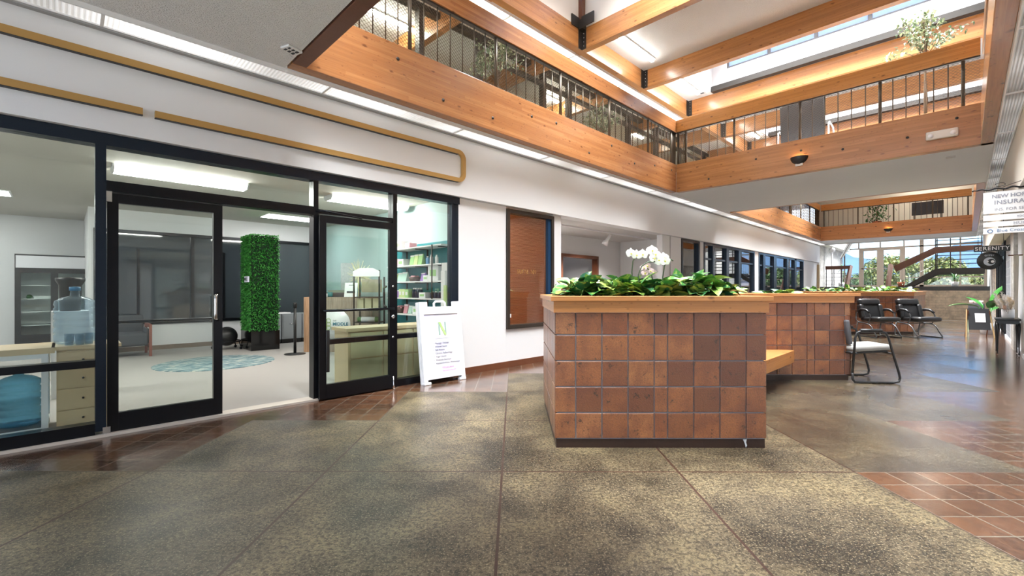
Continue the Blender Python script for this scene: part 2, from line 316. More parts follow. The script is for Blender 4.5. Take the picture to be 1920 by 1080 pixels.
# ---------------------------------------------------------------- mesh builder
class MB:
    def __init__(s): s.v = []; s.f = []; s.m = []; s.sm = []; s.cur = 0
    def add(s, vs, fs, smooth=False):
        o = len(s.v); s.v += [tuple(p) for p in vs]
        for f in fs: s.f.append([o + i for i in f]); s.m.append(s.cur); s.sm.append(smooth)
        return s
    def box(s, a, b, mt=None):
        x0, x1 = sorted((a[0], b[0])); y0, y1 = sorted((a[1], b[1])); z0, z1 = sorted((a[2], b[2]))
        e = .0004 * (len(s.f) // 6 % 6); x0 -= e; y0 -= e; z0 -= e; x1 += e; y1 += e; z1 += e   # keeps crossing pieces from sharing a plane
        vs = [(x0, y0, z0), (x1, y0, z0), (x1, y1, z0), (x0, y1, z0), (x0, y0, z1), (x1, y0, z1), (x1, y1, z1), (x0, y1, z1)]
        if mt is not None: vs = [mt @ Vector(p) for p in vs]
        return s.add(vs, [(0, 3, 2, 1), (4, 5, 6, 7), (0, 1, 5, 4), (1, 2, 6, 5), (2, 3, 7, 6), (3, 0, 4, 7)])
    def cbox(s, c, d, mt=None):
        return s.box([c[i] - d[i] / 2 for i in range(3)], [c[i] + d[i] / 2 for i in range(3)], mt)
    def bevbox(s, a, b, r, mt=None, seg=2):
        bm = bmesh.new(); bmesh.ops.create_cube(bm, size=1)
        for v in bm.verts: v.co = Vector([(a[i] + b[i]) / 2 + v.co[i] * abs(b[i] - a[i]) for i in range(3)])
        bmesh.ops.bevel(bm, geom=list(bm.edges), offset=r, segments=seg, affect='EDGES', profile=.6)
        if mt is not None: bm.transform(mt)
        bm.verts.index_update(); s.add([v.co[:] for v in bm.verts], [[v.index for v in f.verts] for f in bm.faces], True); bm.free(); return s
    def quad(s, *p): return s.add(p, [tuple(range(len(p)))])
    def prism(s, pts, z0, z1, mt=None):
        n = len(pts); vs = [(x, y, z0) for x, y in pts] + [(x, y, z1) for x, y in pts]
        if mt is not None: vs = [mt @ Vector(p) for p in vs]
        return s.add(vs, [tuple(range(n))[::-1], tuple(range(n, 2 * n))] + [(i, (i + 1) % n, n + (i + 1) % n, n + i) for i in range(n)])
    def lathe(s, prof, c=(0, 0, 0), seg=24, mt=None, ang=2 * PI):
        vs = []; n = len(prof)
        for k in range(seg):
            a = ang * k / seg
            for r, z in prof: vs.append((c[0] + r * math.cos(a), c[1] + r * math.sin(a), c[2] + z))
        if mt is not None: vs = [mt @ Vector(p) for p in vs]
        fs = [(k * n + i, ((k + 1) % seg) * n + i, ((k + 1) % seg) * n + i + 1, k * n + i + 1) for k in range(seg) for i in range(n - 1)]
        return s.add(vs, fs, True)
    def cyl(s, p, q, r, seg=10, r2=None, smooth=True):
        return s.tube([p, q], [r, r if r2 is None else r2], seg, smooth=smooth)
    def tube(s, path, r, seg=8, closed=False, smooth=True):
        P = [Vector(p) for p in path]; n = len(P)
        rr = r if isinstance(r, (list, tuple)) else [r] * n
        up = None; vs = []
        for i in range(n):
            if closed: t = P[(i + 1) % n] - P[i - 1]
            else: t = P[min(i + 1, n - 1)] - P[max(i - 1, 0)]
            t = t.normalized() if t.length > 1e-9 else Vector((0, 0, 1))
            if up is None:
                up = Vector((0, 0, 1)) if abs(t.z) < .9 else Vector((1, 0, 0))
            x = (up - t * up.dot(t)).normalized(); up = x; y = t.cross(x)
            for k in range(seg):
                a = 2 * PI * k / seg; vs.append(P[i] + (x * math.cos(a) + y * math.sin(a)) * rr[i])
        fs = []
        for i in range(n if closed else n - 1):
            j = (i + 1) % n
            for k in range(seg): fs.append((i * seg + k, i * seg + (k + 1) % seg, j * seg + (k + 1) % seg, j * seg + k))
        if not closed: fs += [tuple(range(seg))[::-1], tuple((n - 1) * seg + k for k in range(seg))]
        return s.add(vs, fs, smooth)
    def sphere(s, c, r, seg=16, rings=10, sc=(1, 1, 1), mt=None):
        prof = [(r * math.sin(PI * i / rings) * 1, -r * math.cos(PI * i / rings)) for i in range(rings + 1)]
        vs = []
        for k in range(seg):
            a = 2 * PI * k / seg
            for x, z in prof: vs.append((c[0] + x * math.cos(a) * sc[0], c[1] + x * math.sin(a) * sc[1], c[2] + z * sc[2]))
        if mt is not None: vs = [mt @ Vector(p) for p in vs]
        n = rings + 1
        return s.add(vs, [(k * n + i, ((k + 1) % seg) * n + i, ((k + 1) % seg) * n + i + 1, k * n + i + 1) for k in range(seg) for i in range(rings)], True)
    def leaf(s, base, d, up, L, w, curl=.25, fold=.15, seg=5, heart=False):
        d = Vector(d).normalized(); sd_ = d.cross(Vector(up))
        if sd_.length < 1e-3: sd_ = d.cross(Vector((1, 0, 0)))
        sd_.normalize(); u = sd_.cross(d).normalized(); b = Vector(base); vs = []
        for i in range(seg + 1):
            t = i / seg
            ww = w * (math.sin(PI * min(1, t * .93 + .07)) ** .75) * (1.25 - .6 * t if heart else 1) * (1 if i < seg else .02)
            c = b + d * L * t + u * (-curl * L * t * t)
            e = u * (fold * ww)
            vs += [c - sd_ * ww / 2 + e, c - u * 0, c + sd_ * ww / 2 + e]
        fs = []
        for i in range(seg):
            fs += [(3 * i, 3 * i + 1, 3 * i + 4, 3 * i + 3), (3 * i + 1, 3 * i + 2, 3 * i + 5, 3 * i + 4)]
        return s.add(vs, fs, True)
    def build(s, name, mat, parent=None, loc=None, rot=None, bev=0, **tags):
        me = bpy.data.meshes.new(name); me.from_pydata(s.v, [], s.f)
        for x in (mat if isinstance(mat, (list, tuple)) else [mat]): me.materials.append(x)
        me.polygons.foreach_set('material_index', s.m); me.polygons.foreach_set('use_smooth', s.sm)
        me.update(); me.validate()
        o = bpy.data.objects.new(name, me); COL.objects.link(o)
        if parent is not None: o.parent = parent
        if loc is not None: o.location = loc
        if rot is not None: o.rotation_euler = rot
        if bev:
            md = o.modifiers.new('bevel', 'BEVEL'); md.width = bev; md.segments = 2; md.limit_method = 'ANGLE'
        for k, v in tags.items(): o[k] = v
        return o
def thing(name, label, cat, loc=(0, 0, 0), rz=0, group=None):
    o = bpy.data.objects.new(name, None); COL.objects.link(o); o.location = loc; o.rotation_euler = (0, 0, rz)
    o.empty_display_size = .1; o['label'] = label; o['category'] = cat
    if group: o['group'] = group
    return o
def tag(o, label, cat, group=None):
    o['label'] = label; o['category'] = cat
    if group: o['group'] = group
    return o
def struct(o): o['kind'] = 'structure'; return o
def dup(root, loc, rz=None, label=None, group=None):
    r = root.copy(); COL.objects.link(r); r.location = loc
    if rz is not None: r.rotation_euler = (0, 0, rz)
    if label: r['label'] = label
    if group: r['group'] = group
    for ch in list(root.children):
        c = ch.copy(); COL.objects.link(c); c.parent = r
        for g in ch.children:
            d = g.copy(); COL.objects.link(d); d.parent = c
    return r
def text(name, s, size, mat, parent, loc, rot, ext=.002, align='CENTER', spacing=1, bold=0):
    cu = bpy.data.curves.new(name, 'FONT'); cu.body = s; cu.size = size; cu.extrude = ext; cu.align_x = align; cu.align_y = 'CENTER'
    cu.space_character = spacing; cu.offset = bold
    t = bpy.data.objects.new(name + '_curve', cu); COL.objects.link(t)
    bpy.context.view_layer.update()
    me = bpy.data.meshes.new_from_object(t); bpy.data.objects.remove(t); me.materials.clear(); me.materials.append(mat)
    o = bpy.data.objects.new(name, me); COL.objects.link(o); o.location = loc; o.rotation_euler = rot
    if parent is not None: o.parent = parent
    return o
def dg(s, t): return ((t + s) / S2, (t - s) / S2)
F_X = (R(90), 0, R(-90))    # faces -X
F_Y = (R(90), 0, 0)         # faces -Y
# ---------------------------------------------------------------- floor (grid turned 45 degrees to the hall)
G = 1.2192; S0 = -.08; T0 = 3.12
fb = MB()
for i in range(-20, 26):
    for j in range(-12, 26):
        sc_, tc_ = S0 + (i + .5) * G, T0 + (j + .5) * G
        X, Y = dg(sc_, tc_)
        if not (-9 < X < 28.5 and -1.6 < Y < 6.2) and not (5.5 < X < 12.5 and Y < 8 and Y > 0): continue
        fb.cur = 1 if (i <= j - 3 or i >= j + 3) else (2 if i >= 2 else 0)
        s_, t_ = S0 + i * G, T0 + j * G
        fb.quad((s_, t_, 0), (s_ + G, t_, 0), (s_ + G, t_ + G, 0), (s_, t_ + G, 0))
struct(fb.build('floor', [M['concrete'], M['floor_tile'], M['concrete_sealed']], rot=(0, 0, R(-45))))
YL, YS, YB = 5.23, 5.15, 4.70
# shop floor and rear passage
struct(MB().box((-4, YL + .02, -.1), (4.75, 14.5, .008)).build('floor_carpet', M['carpet']))
# ---------------------------------------------------------------- left side walls
def wallbox(name, a, b, mat): return struct(MB().box(a, b).build(name, mat))
lw = MB()
for x0, x1, z0, z1 in ((4.09, 5.06, 0, 2.6), (5.06, 6.23, 0, .62), (6.23, 6.46, 0, 2.6), (11.34, 11.40, 0, 2.6), (12.55, 12.83, 0, 2.6), (17.16, 17.62, 0, 2.6), (23.92, 26.8, 0, 2.6), (11.40, 12.55, 0, .2), (-8, -4.4, 0, 2.6)):
    lw.box((x0, YL, z0), (x1, YL + .14, z1))
struct(lw.build('wall_left', M['white_wall']))
struct(MB().box((-8, YS, 2.605), (26.8, YL + .16, 3.5)).build('wall_left_soffit', M['white_wall']))
struct(MB().box((-8, 5.095, 3.445), (26.8, YS - .001, 3.5)).build('trim_1', M['edge_grey']))
struct(MB().box((4.10, YL - .015, 0), (6.46, YL, .10)).build('baseboard_left', M['brown_wood']))
# recess with white track spots
rc = MB()
rc.box((6.40, YL + .14, 0), (6.46, 7.0, 2.62)); rc.box((11.34, YL + .14, 0), (11.40, 7.0, 2.62))
rc.box((6.4, 7.0, 0), (8.60, 7.1, 2.62)); rc.box((10.2, 7.0, 0), (11.4, 7.1, 2.62)); rc.box((8.6, 7.0, 2.15), (10.2, 7.1, 2.62))
struct(rc.build('wall_recess', M['white_wall']))
struct(MB().box((6.4, YL + .1, 2.62), (11.4, 7.1, 2.7)).build('ceiling_recess', M['grey_wall']))
wallbox('wall_passage', (7.6, 9.2, 0), (11.6, 9.3, 2.7), simple('bluish_wall', (.36, .40, .52), .6))
wallbox('wall_passage_side', (10.5, 7.1, 0), (10.6, 9.2, 2.7), M['white_wall'])
wallbox('wall_passage_near', (7.6, 7.1, 0), (7.7, 9.2, 2.7), M['white_wall'])
wallbox('ceiling_passage', (7.6, 7.1, 2.4), (11.6, 9.3, 2.5), M['grey_wall'])
d = MB()
d.box((8.60, 6.96, 0), (8.68, 7.12, 2.15)); d.box((10.12, 6.96, 0), (10.2, 7.12, 2.15)); d.box((8.68, 6.96, 2.07), (10.12, 7.12, 2.15))
struct(d.build('door_1', M['brown_wood']))
struct(MB().box((9.05, 9.12, 0), (9.45, 9.19, 2.3)).build('trim_2', M['brown_metal']))
# panel joint on the pilaster
struct(MB().box((10.74, YL - .002, 0), (10.80, YL + .02, 2.6)).build('trim_3', M['edge_grey']))
struct(MB().box((10.80, YL - .01, 0), (11.36, YL + .13, 2.6)).box((10.35, YL - .01, 0), (10.74, YL + .13, 2.6)).build('wall_left_pilaster', M['white_wall']))
# ---------------------------------------------------------------- right side walls
struct(MB().box((-8, -.62, 2.6), (26.8, -.49, 3.5)).box((-8, -.9, 2.6), (26.8, -.62, 2.66)).build('wall_right_soffit', M['cream_wall']))
rw = MB()
for x0, x1, mi in ((-8, 14.0, 0), (14.0, 14.75, 1), (14.75, 16.2, 2), (16.2, 16.35, 0), (16.35, 17.9, 2), (19.3, 20.2, 0), (22.4, 23.2, 0), (23.2, 24.4, 3), (24.4, 26.8, 1)):
    rw.cur = mi; rw.box((x0, -.9, 0), (x1, -.76 if mi != 1 else -.70, 2.6))
struct(rw.build('wall_right', [M['white_wall'], M['block'], M['grey_block'], M['sandstone']]))
struct(MB().box((12, -.755, 0), (26.8, -.735, .07)).build('baseboard_right', M['white_paint']))
for k, (x0, x1) in enumerate(((17.9, 19.3), (20.2, 22.4))):
    m = MB()
    for x in (x0, (x0 + x1) / 2 - .04, x1 - .08): m.box((x, -.86, 0), (x + .08, -.72, 2.55))
    for z in (0, 2.1, 2.5): m.box((x0, -.86, z), (x1, -.73, z + .08))
    m.cur = 1; m.box((x0, -.80, .05), (x1, -.79, 2.5))
    struct(m.build('window_%d' % (10 + k), [M['black_metal'], M['mirror_glass']]))
wallbox('wall_right_back', (17, -3, 0), (23, -2.9, 2.6), M['grey_wall'])
# unseen wall behind the camera, entrance glazing added to let daylight in
m = MB()
for y in (-.8, .7, 2.2, 3.7, 5.15): m.box((-8.1, y - .05, 0), (-7.95, y + .05, 3.5))
for z in (0, 2.2, 3.4): m.box((-8.1, -.8, z), (-7.95, 5.2, z + .1))
m.cur = 1; m.box((-8.03, -.8, 0), (-8.02, 5.2, 3.5))
struct(m.build('window_20', [M['black_metal'], M['glass']]))
# ---------------------------------------------------------------- lower ceiling, corrugated light strips
cl = MB(); cl.box((-2.2, -.30, 3.5), (1.58, 4.84, 3.9)).box((-8, -.3, 3.5), (-6.6, 4.84, 3.9)); struct(cl.build('ceiling', M['ceiling']))  # gap behind the camera added to pass light from an unseen well
struct(MB().box((10.14, -.30, 3.5), (13.63, 4.84, 4.0)).build('ceiling_walkway', M['soffit_grey']))
struct(MB().box((24.86, -.30, 3.5), (26.8, 5.10, 4.0)).box((26.62, -.3, 3.46), (26.8, 5.1, 3.5)).build('ceiling_far', M['soffit_grey']))
def strip(name, label, x0, x1, y0, y1, mat, z=3.47):
    t = thing(name, label, 'ceiling light', ((x0 + x1) / 2, (y0 + y1) / 2, z)); L = x1 - x0; w = y1 - y0
    MB().box((-L / 2, -w / 2, 0), (L / 2, w / 2, .008)).build('corrugated_diffuser', mat, t)
    f = MB(); f.box((-L / 2, -w / 2 - .012, -.012), (L / 2, -w / 2, .03)); f.box((-L / 2, w / 2, -.012), (L / 2, w / 2 + .012, .03))
    f.build('edge_frame', M['white_paint'], t)
    k = -L / 2 + .9
    while k < L / 2: MB().box((k - .012, -w / 2, -.014), (k + .012, w / 2, 0)).build('joint_strip', M['white_paint'], t); k += 1.83
strip('light_strip', 'long corrugated light strip between left white soffit and timber beam', -8, 26.7, 4.86, 5.085, M['corrug'])
strip('light_strip', 'clear corrugated light strip between right timber beam and right-hand wall', -8, 26.7, -.475, -.315, M['corrug_y'])
struct(MB().box((-8, 4.84, 3.5), (26.8, 5.15, 3.56)).box((-8, -.62, 3.5), (26.8, -.30, 3.56)).build('ceiling_strip_housing', M['white_wall']))
# ---------------------------------------------------------------- glulam beams
def beam(name, label, p, L, w, h, ang, mat, parts=None):
    """beam of length L from p (near lower corner line centre), local x along it"""
    t = thing(name, label, 'beam', p, ang)
    b = MB().box((0, -w / 2, 0), (L, w / 2, h)).build('timber', mat, t, bev=.006)
    return t
def bolts(t, side, w, xs, zs):
    for x in xs:
        for z in zs:
            m = MB().cyl((x, side * (w / 2 - .002), z), (x, side * (w / 2 + .006), z), .022, 10); m.build('bolt', M['dark_steel'], t)
def beam_bolts(t, L, side, w, seed):
    rr = random.Random(seed); x = .4
    while x < L - .2:
        z = rr.choice((.47, .42, .30, .18))
        MB().cyl((x, side * (w / 2 - .002), z), (x, side * (w / 2 + .005), z), .021, 10).build('bolt_hole', M['dark_steel'], t)
        x += rr.uniform(.55, .95)
BH = .64
b1 = beam('timber_beam', 'long knotty timber beam along the left side of the near light well', (1.6, 4.77, 3.5), 8.4, .14, BH, 0, M['beam_red']); beam_bolts(b1, 8.4, -1, .14, 1)
b2 = beam('timber_beam', 'knotty timber beam under the walkway, holding the near black wall sconce', (10.07, -.30, 3.5), 5.0, .14, BH, R(90), M['beam']); beam_bolts(b2, 5.0, 1, .14, 2)
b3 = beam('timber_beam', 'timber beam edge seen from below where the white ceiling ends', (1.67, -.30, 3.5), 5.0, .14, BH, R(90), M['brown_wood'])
b4 = beam('timber_beam', 'long timber beam at upper right beside the clear corrugated strip', (1.74, -.23, 3.5), 8.39, .14, BH, 0, M['beam_red'])
b4b = beam('timber_beam', 'right-hand timber beam of the far light well', (13.64, -.23, 3.5), 11.06, .14, BH, 0, M['beam_red'])
b5 = beam('timber_beam', 'timber beam on the hidden side of the walkway before the far light well', (13.70, -.16, 3.5), 4.86, .14, BH, R(90), M['beam'])
b6 = beam('timber_beam', 'left timber beam of the far light well', (13.77, 4.77, 3.5), 10.93, .14, BH, 0, M['beam_red']); beam_bolts(b6, 10.9, -1, .14, 6)
b7 = beam('timber_beam', 'far cross timber beam with the smaller distant wall sconce', (24.77, -.30, 3.5), 5.14, .14, BH, R(90), M['beam']); beam_bolts(b7, 5.1, 1, .14, 7)

# ---------------------------------------------------------------- railings
def mesh_screen(L, z0, z1, cw, ch, th):
    m = MB(); rows = int((z1 - z0) / ch); n = int(L / (cw / 2))
    for r in range(rows):
        zc = z0 + (r + .5) * ch; o = r % 2
        for k in range(n):
            xa, xb = k * cw / 2, (k + 1) * cw / 2
            za = zc + (ch / 2 if (k + o) % 2 else -ch / 2); zb = zc + (-ch / 2 if (k + o) % 2 else ch / 2)
            m.add([(xa, -th, za - th), (xa, th, za - th), (xa, th, za + th), (xa, -th, za + th), (xb, -th, zb - th), (xb, th, zb - th), (xb, th, zb + th), (xb, -th, zb + th)],
                  [(0, 1, 5, 4), (1, 2, 6, 5), (2, 3, 7, 6), (3, 0, 4, 7)])
    return m
def railing(label, p, L, ang, mains, thin_n, mesh=None, rail_h=.27, wood='rail_wood', z_rail=.74):
    t = thing('railing', label, 'railing', p, ang)
    MB().box((0, -.05, z_rail), (L, .05, z_rail + rail_h)).build('handrail_timber', M[wood], t, bev=.005)
    MB().box((0, -.03, z_rail - .022), (L, .03, z_rail)).build('rail_channel', M['brown_metal'], t)
    ps = [x for x in mains]
    for x in ps: MB().cyl((x, 0, 0), (x, 0, z_rail), .024, 10).build('post', M['post_metal'], t)
    for a, b in zip(ps[:-1], ps[1:]):
        for k in range(1, thin_n + 1):
            x = a + (b - a) * k / (thin_n + 1)
            MB().cyl((x, 0, 0), (x, 0, z_rail), .0085, 6).build('baluster', M['post_metal'], t)
    if mesh:
        mm = mesh_screen(L, .02, z_rail - .02, *mesh); mm.build('wire_mesh', M['post_metal'], t, loc=(0, .03, 0))
    return t
Z2 = 3.5 + BH
railing('left railing of the near light well with thick timber handrail and wire mesh', (1.74, 4.75, Z2), 8.31, 0, [.1, 1.23, 2.65, 4.11, 5.57, 7.04, 8.10, 8.29], 6, (.055, .023, .0019), wood='beam_red')
railing('walkway railing above the near black wall sconce', (10.05, -.16, Z2), 4.86, R(90), [.19, 1.21, 2.41, 3.61, 4.65, 4.84], 5, (.055, .023, .0019))
railing('right railing of the near light well above the corrugated strip', (1.74, -.23, Z2), 8.3, 0, [.1, 1.5, 2.9, 4.3, 5.7, 7.1, 8.2], 4)
railing('railing on the far edge of the walkway', (13.72, -.16, Z2), 4.86, R(90), [.1, 1.2, 2.4, 3.6, 4.76], 5)
railing('left railing of the far light well', (13.77, 4.76, Z2), 10.9, 0, [.1, 1.6, 3.1, 4.6, 6.1, 7.6, 9.1, 10.8], 6, (.12, .06, .003))
railing('far cross railing above the small distant sconce', (24.75, -.16, Z2), 4.86, R(90), [.1, 1.1, 2.3, 3.5, 4.75], 6)
# ---------------------------------------------------------------- second floor: slabs, shop fronts, roof
struct(MB().box((-8, 4.84, 3.58), (28, 9.3, 4.0)).build('floor_gallery', M['cream_wall']))
struct(MB().box((-8, -3.2, 3.58), (27, -.30, 4.0)).build('floor_gallery_right', M['grey_wall']))
struct(MB().box((-8, -3.3, 4.0), (33.2, -3.2, 6.4)).build('wall_upper_right', M['cream_wall']))
struct(MB().box((-8, 9.2, 4.0), (33.2, 9.3, 6.4)).build('wall_upper_left', simple('tan_office_wall', (.60, .36, .18), .6)))
struct(MB().box((26.8, 4.84, 3.5), (33.2, 5.35, 6.4)).build('wall_upper_end', M['cream_wall']))
struct(MB().box((-2, 6.7, 4.0), (2.9, 6.8, 6.36)).build('wall_gallery', M['cream_wall']))
g = MB(); xs = [2.9, 4.4, 5.77, 7.66, 8.6, 9.9, 11.3, 12.9, 14.5, 16.5, 18.5, 20.5, 22.5, 25, 28]
for x in xs: g.box((x - .045, 6.66, 4.0), (x + .045, 6.80, 6.22))
g.box((2.9, 6.66, 6.14), (28, 6.80, 6.24)); g.box((2.9, 6.66, 4.0), (28, 6.8, 4.12)); g.box((5.77, 6.66, 5.85), (28, 6.76, 5.92))
g.cur = 1; g.box((2.9, 6.72, 4.1), (28, 6.73, 6.2))
g.cur = 2; g.box((2.9, 6.7, 6.24), (28, 6.8, 6.36))
struct(g.build('window_21', [M['brown_metal'], M['glass'], M['cream_wall']]))
for k, x in enumerate((7.66, 11.3, 16.5, 22.5)): wallbox('wall_office_%d' % k, (x - .04, 6.8, 4.0), (x + .04, 9.2, 6.36), M['cream_wall'])
M['whitened_pane'] = whitened_pane()
# roof beams
ZR, ZRT = 5.95, 6.36
for k, (y, nm) in enumerate(((5.37, 'roof beam running along the left side under the upper ceiling'), (-.87, 'roof beam running along the right side under the upper ceiling'))):
    beam('roof_beam', 'timber ' + nm, (-2, y, ZR), 35, .14, ZRT - ZR + .1, 0, M['beam'])
names = {2: 'nearest cross roof beam over the well, above the white ceiling edge', 4.8: 'cross roof beam between the nearest and the post with steel brackets', 7.2: 'cross roof beam meeting the post with black steel brackets',
         9.6: 'cross roof beam in front of the bright clerestory windows', 12.0: 'cross roof beam below the dark ledge of the clerestory', 14.4: 'cross roof beam seen above the walkway chair',
         16.8: 'second clerestory cross roof beam beyond the walkway', 19.2: 'cross roof beam over the middle of the far light well', 21.6: 'third clerestory cross roof beam over the far light well', 24.0: 'last cross roof beam before the end windows'}
for x, nm in names.items():
    t = thing('roof_beam', 'timber ' + nm, 'beam', (x + .07, -.8, ZR), R(90))
    MB().box((0, -.07, 0), (6.1, .07, ZRT - ZR + .1)).build('timber', M['beam'], t, bev=.005)
    MB().box((-2.4, -.07, 0), (-.14, .07, ZRT - ZR + .1)).build('timber_tail', M['beam'], t)
    MB().box((6.24, -.07, 0), (10.0, .07, ZRT - ZR + .1)).build('timber_tail', M['beam'], t)
    # steel angle at the junction with the left beam
    MB().box((6.0, .07, .0), (6.1, .082, .42)).box((6.092, .07, 0), (6.104, .19, .42)).build('steel_bracket', M['dark_steel'], t)
    for z in (.06, .14, .22, .30, .36):
        MB().cyl((6.05, .08, z), (6.05, .09, z), .01, 8).build('bolt', M['chrome'], t)
# post rising at the 7.2 corner
t = thing('roof_post', 'reddish timber post with black steel brackets at the roof beam corner', 'post', (7.15, 5.24, ZRT))
MB().box((-.07, -.03, 0), (.03, .06, 1.4)).build('timber', M['brown_wood'], t)
MB().box((-.30, .035, -.04), (-.02, .06, .16)).box((-.08, -.30, -.04), (-.055, -.02, .16)).box((-.08, -.04, -.06), (.04, .06, .12)).build('steel_bracket', M['dark_steel'], t)
# upper ceiling with roof monitors
def flat(x0, x1, y0, y1, nm='ceiling_upper'): return struct(MB().box((x0, y0, ZRT), (x1, y1, ZRT + .08)).build(nm, M['ceiling']))
for x0, x1 in ((-8, -4.8), (-2.4, 0), (2.4, 4.8), (7.2, 9.6), (12.0, 14.4), (16.8, 19.2), (21.6, 28.8), (31.2, 33.2)): flat(x0 + .0, x1, -3.3, 9.3)
mon = {-4.8: 5.3, 0: 5.3, 4.8: 5.3, 9.6: 4.65, 14.4: 4.65, 19.2: 4.65, 28.8: 4.65}  # those over and behind the camera and at the end are added for light
wi = 30
for x0, ye in mon.items():
    x1 = x0 + 2.4
    flat(x0, x1, ye, 9.3); flat(x0, x1, -3.3, -.8)
    m = MB(); zt = 7.75
    for xa, xb in ((x0 - .0, x0 + .1), (x1, x1 + .1)):
        m.box((xa, -.8, ZRT), (xb, ye, 6.9)); m.box((xa, -.8, 7.6), (xb, ye, zt))
        for ya, yb in ((-.8, -.5), (ye - .35, ye)): m.box((xa, ya, 6.9), (xb, yb, 7.6))
    m.box((x0, ye, ZRT), (x1 + .1, ye + .1, 6.9)); m.box((x0, ye, 7.6), (x1 + .1, ye + .1, zt)); m.box((x0, -.9, ZRT), (x1 + .1, -.8, zt))
    if ye < 5: m.box((x0, ye, 6.9), (x1 + .1, ye + .1, 7.6))
    m.box((x0, -.9, zt), (x1 + .1, ye + .1, zt + .1))
    struct(m.build('ceiling_monitor', M['cream_wall'] if x0 < 5 else M['white_wall']))
    f = MB()
    for xa in (x0 + .03, x1 + .03):
        y = -.5; n = 5; st = (ye - .35 + .5) / n
        for k in range(n + 1): f.box((xa, y + st * k - .035, 6.9), (xa + .05, y + st * k + .035, 7.6))
        for z in (6.9, 7.55): f.box((xa, -.5, z), (xa + .05, ye - .35, z + .05))
    f.cur = 1
    for xa in (x0 + .05, x1 + .05): f.box((xa, -.5, 6.92), (xa + .006, ye - .35, 7.58))
    if ye > 5: f.box((x0 + .1, ye + .05, 6.9), (x1, ye + .056, 7.6))
    struct(f.build('window_%d' % wi, [simple('clerestory_frame', (.16, .16, .17), .5) if wi == 30 else bpy.data.materials['clerestory_frame'], M['whitened_pane']])); wi += 1
    if x0 >= 9: struct(MB().box((x1 - .16, -.8, ZRT), (x1 - .0, ye - .02, ZRT + .13)).build('trim_%d' % (wi), M['dark_steel']))
# fluorescent tubes on the upper ceiling
M['tube_gallery'] = emit('gallery_tube', (1, .93, .80), E_GAL)
def tube_light(label, x0, x1, y, z=ZRT, mt='tube'):
    t = thing('fluorescent_light', label, 'ceiling light', ((x0 + x1) / 2, y, z)); L = x1 - x0
    MB().box((-L / 2, -.055, -.03), (L / 2, .055, 0)).build('housing', M['white_paint'], t)
    MB().box((-L / 2, -.035, -.075), (L / 2, .035, -.03)).build('tube', M[mt], t, bev=.01)
for lb, x0 in (('fluorescent light on the flat ceiling behind the bracketed post', 7.62), ('fluorescent light on the ceiling ledge left of the clerestory windows', 10.0), ('fluorescent light seen above the walkway railing', 12.5), ('fluorescent light on the second monitor ledge past the walkway', 14.8), ('fluorescent light nearest on the upper ceiling, above the ceiling edge', 2.8), ('fluorescent light over the far light well', 17.2), ('fluorescent light on the last roof monitor ledge', 19.6)):
    tube_light(lb, x0, x0 + 1.6, 4.87)
for lb, x0 in (('bright light over the gallery nearest the upper left plant', 3.3), ('bright gallery light behind the mesh, middle of the left railing', 7.75), ('gallery light towards the right end of the left railing', 12.0), ('farthest gallery light on the left upper floor', 17.0)):  # gallery tubes
    tube_light(lb, x0, x0 + 1.7, 7.6 if x0 != 7.75 else 7.75, ZRT, 'tube_gallery')
strip('light_strip', 'added glowing band for the pale gallery soffit behind the left roof beam', -1.0, 12.4, 5.47, 5.86, emit('soffit_glow', (1, .96, .88), 1.5), ZR - .02)  # glow added to show the pale soffit band and light the gallery
tube_light('added light to brighten the far cross walkway and wall', 24.95, 26.35, 1.2, ZRT, 'tube_gallery')  # tube added to brighten the far upper wall
# ---------------------------------------------------------------- rooms behind the left glazing
rm = MB()
rm.box((11.4, 8.0, 0), (26.8, 8.1, 2.62)); rm.box((11.35, YL + .14, 2.62), (26.8, 8.1, 2.7))
struct(rm.build('wall_left_rooms', M['grey_wall']))
def hall_window(n, x0, x1, z0, z1, muls, mat='navy_metal', glass='mirror_glass', fw=.09, bars=()):
    m = MB()
    m.box((x0, YL - .02, z0), (x1, YL + .10, z0 + .06)); m.box((x0, YL - .02, z1 - .06), (x1, YL + .10, z1))
    for x, w in [(x0, fw), (x1 - fw, fw)] + muls: m.box((x, YL - .02, z0), (x + w, YL + .12, z1))
    for z in bars: m.box((x0, YL + .0, z), (x1, YL + .08, z + .05))
    m.cur = 1; m.box((x0 + .02, YL + .05, z0 + .02), (x1 - .02, YL + .058, z1 - .02))
    return struct(m.build('window_%d' % n, [M[mat], M[glass]]))
hall_window(2, 11.40, 12.55, .2, 2.59, [])
hall_window(3, 12.83, 17.16, 0, 2.59, [(13.44, .16), (14.52, .2), (15.58, .22)], bars=(2.12,))
hall_window(4, 17.62, 23.92, 0, 2.59, [(18.1, .25), (19.4, .35), (21.2, .25), (22.4, .3)], bars=(2.12,))
# SUITE window with reed blind
m = MB(); x0, x1, z0, z1 = 5.06, 6.23, .62, 2.57
m.box((x0, YL - .03, z0), (x1, YL + .1, z0 + .06)); m.box((x0, YL - .03, z1 - .06), (x1, YL + .1, z1)); m.box((x0, YL - .03, z0), (x0 + .06, YL + .1, z1)); m.box((x1 - .06, YL - .03, z0), (x1, YL + .12, z1))
w1 = struct(m.build('window_1', M['brown_metal']))
MB().box((x0 + .04, YL + .05, z0 + .04), (x1 - .04, YL + .058, z1 - .04)).build('pane', glassmat('suite_glass', (.8, .7, .62), 1, 1.5, .06), w1)
MB().box((x1 - .13, YL + .0, z0 + .06), (x1 - .06, YL + .05, z1 - .06)).build('side_mullion', simple('blue_mullion', (.02, .07, .16), .3, .4), w1)
bl = MB(); z = z0 + .08
while z < z1 - .08:
    bl.box((x0 + .07, YL + .085, z), (x1 - .15, YL + .093, z + .0095)); z += .0225
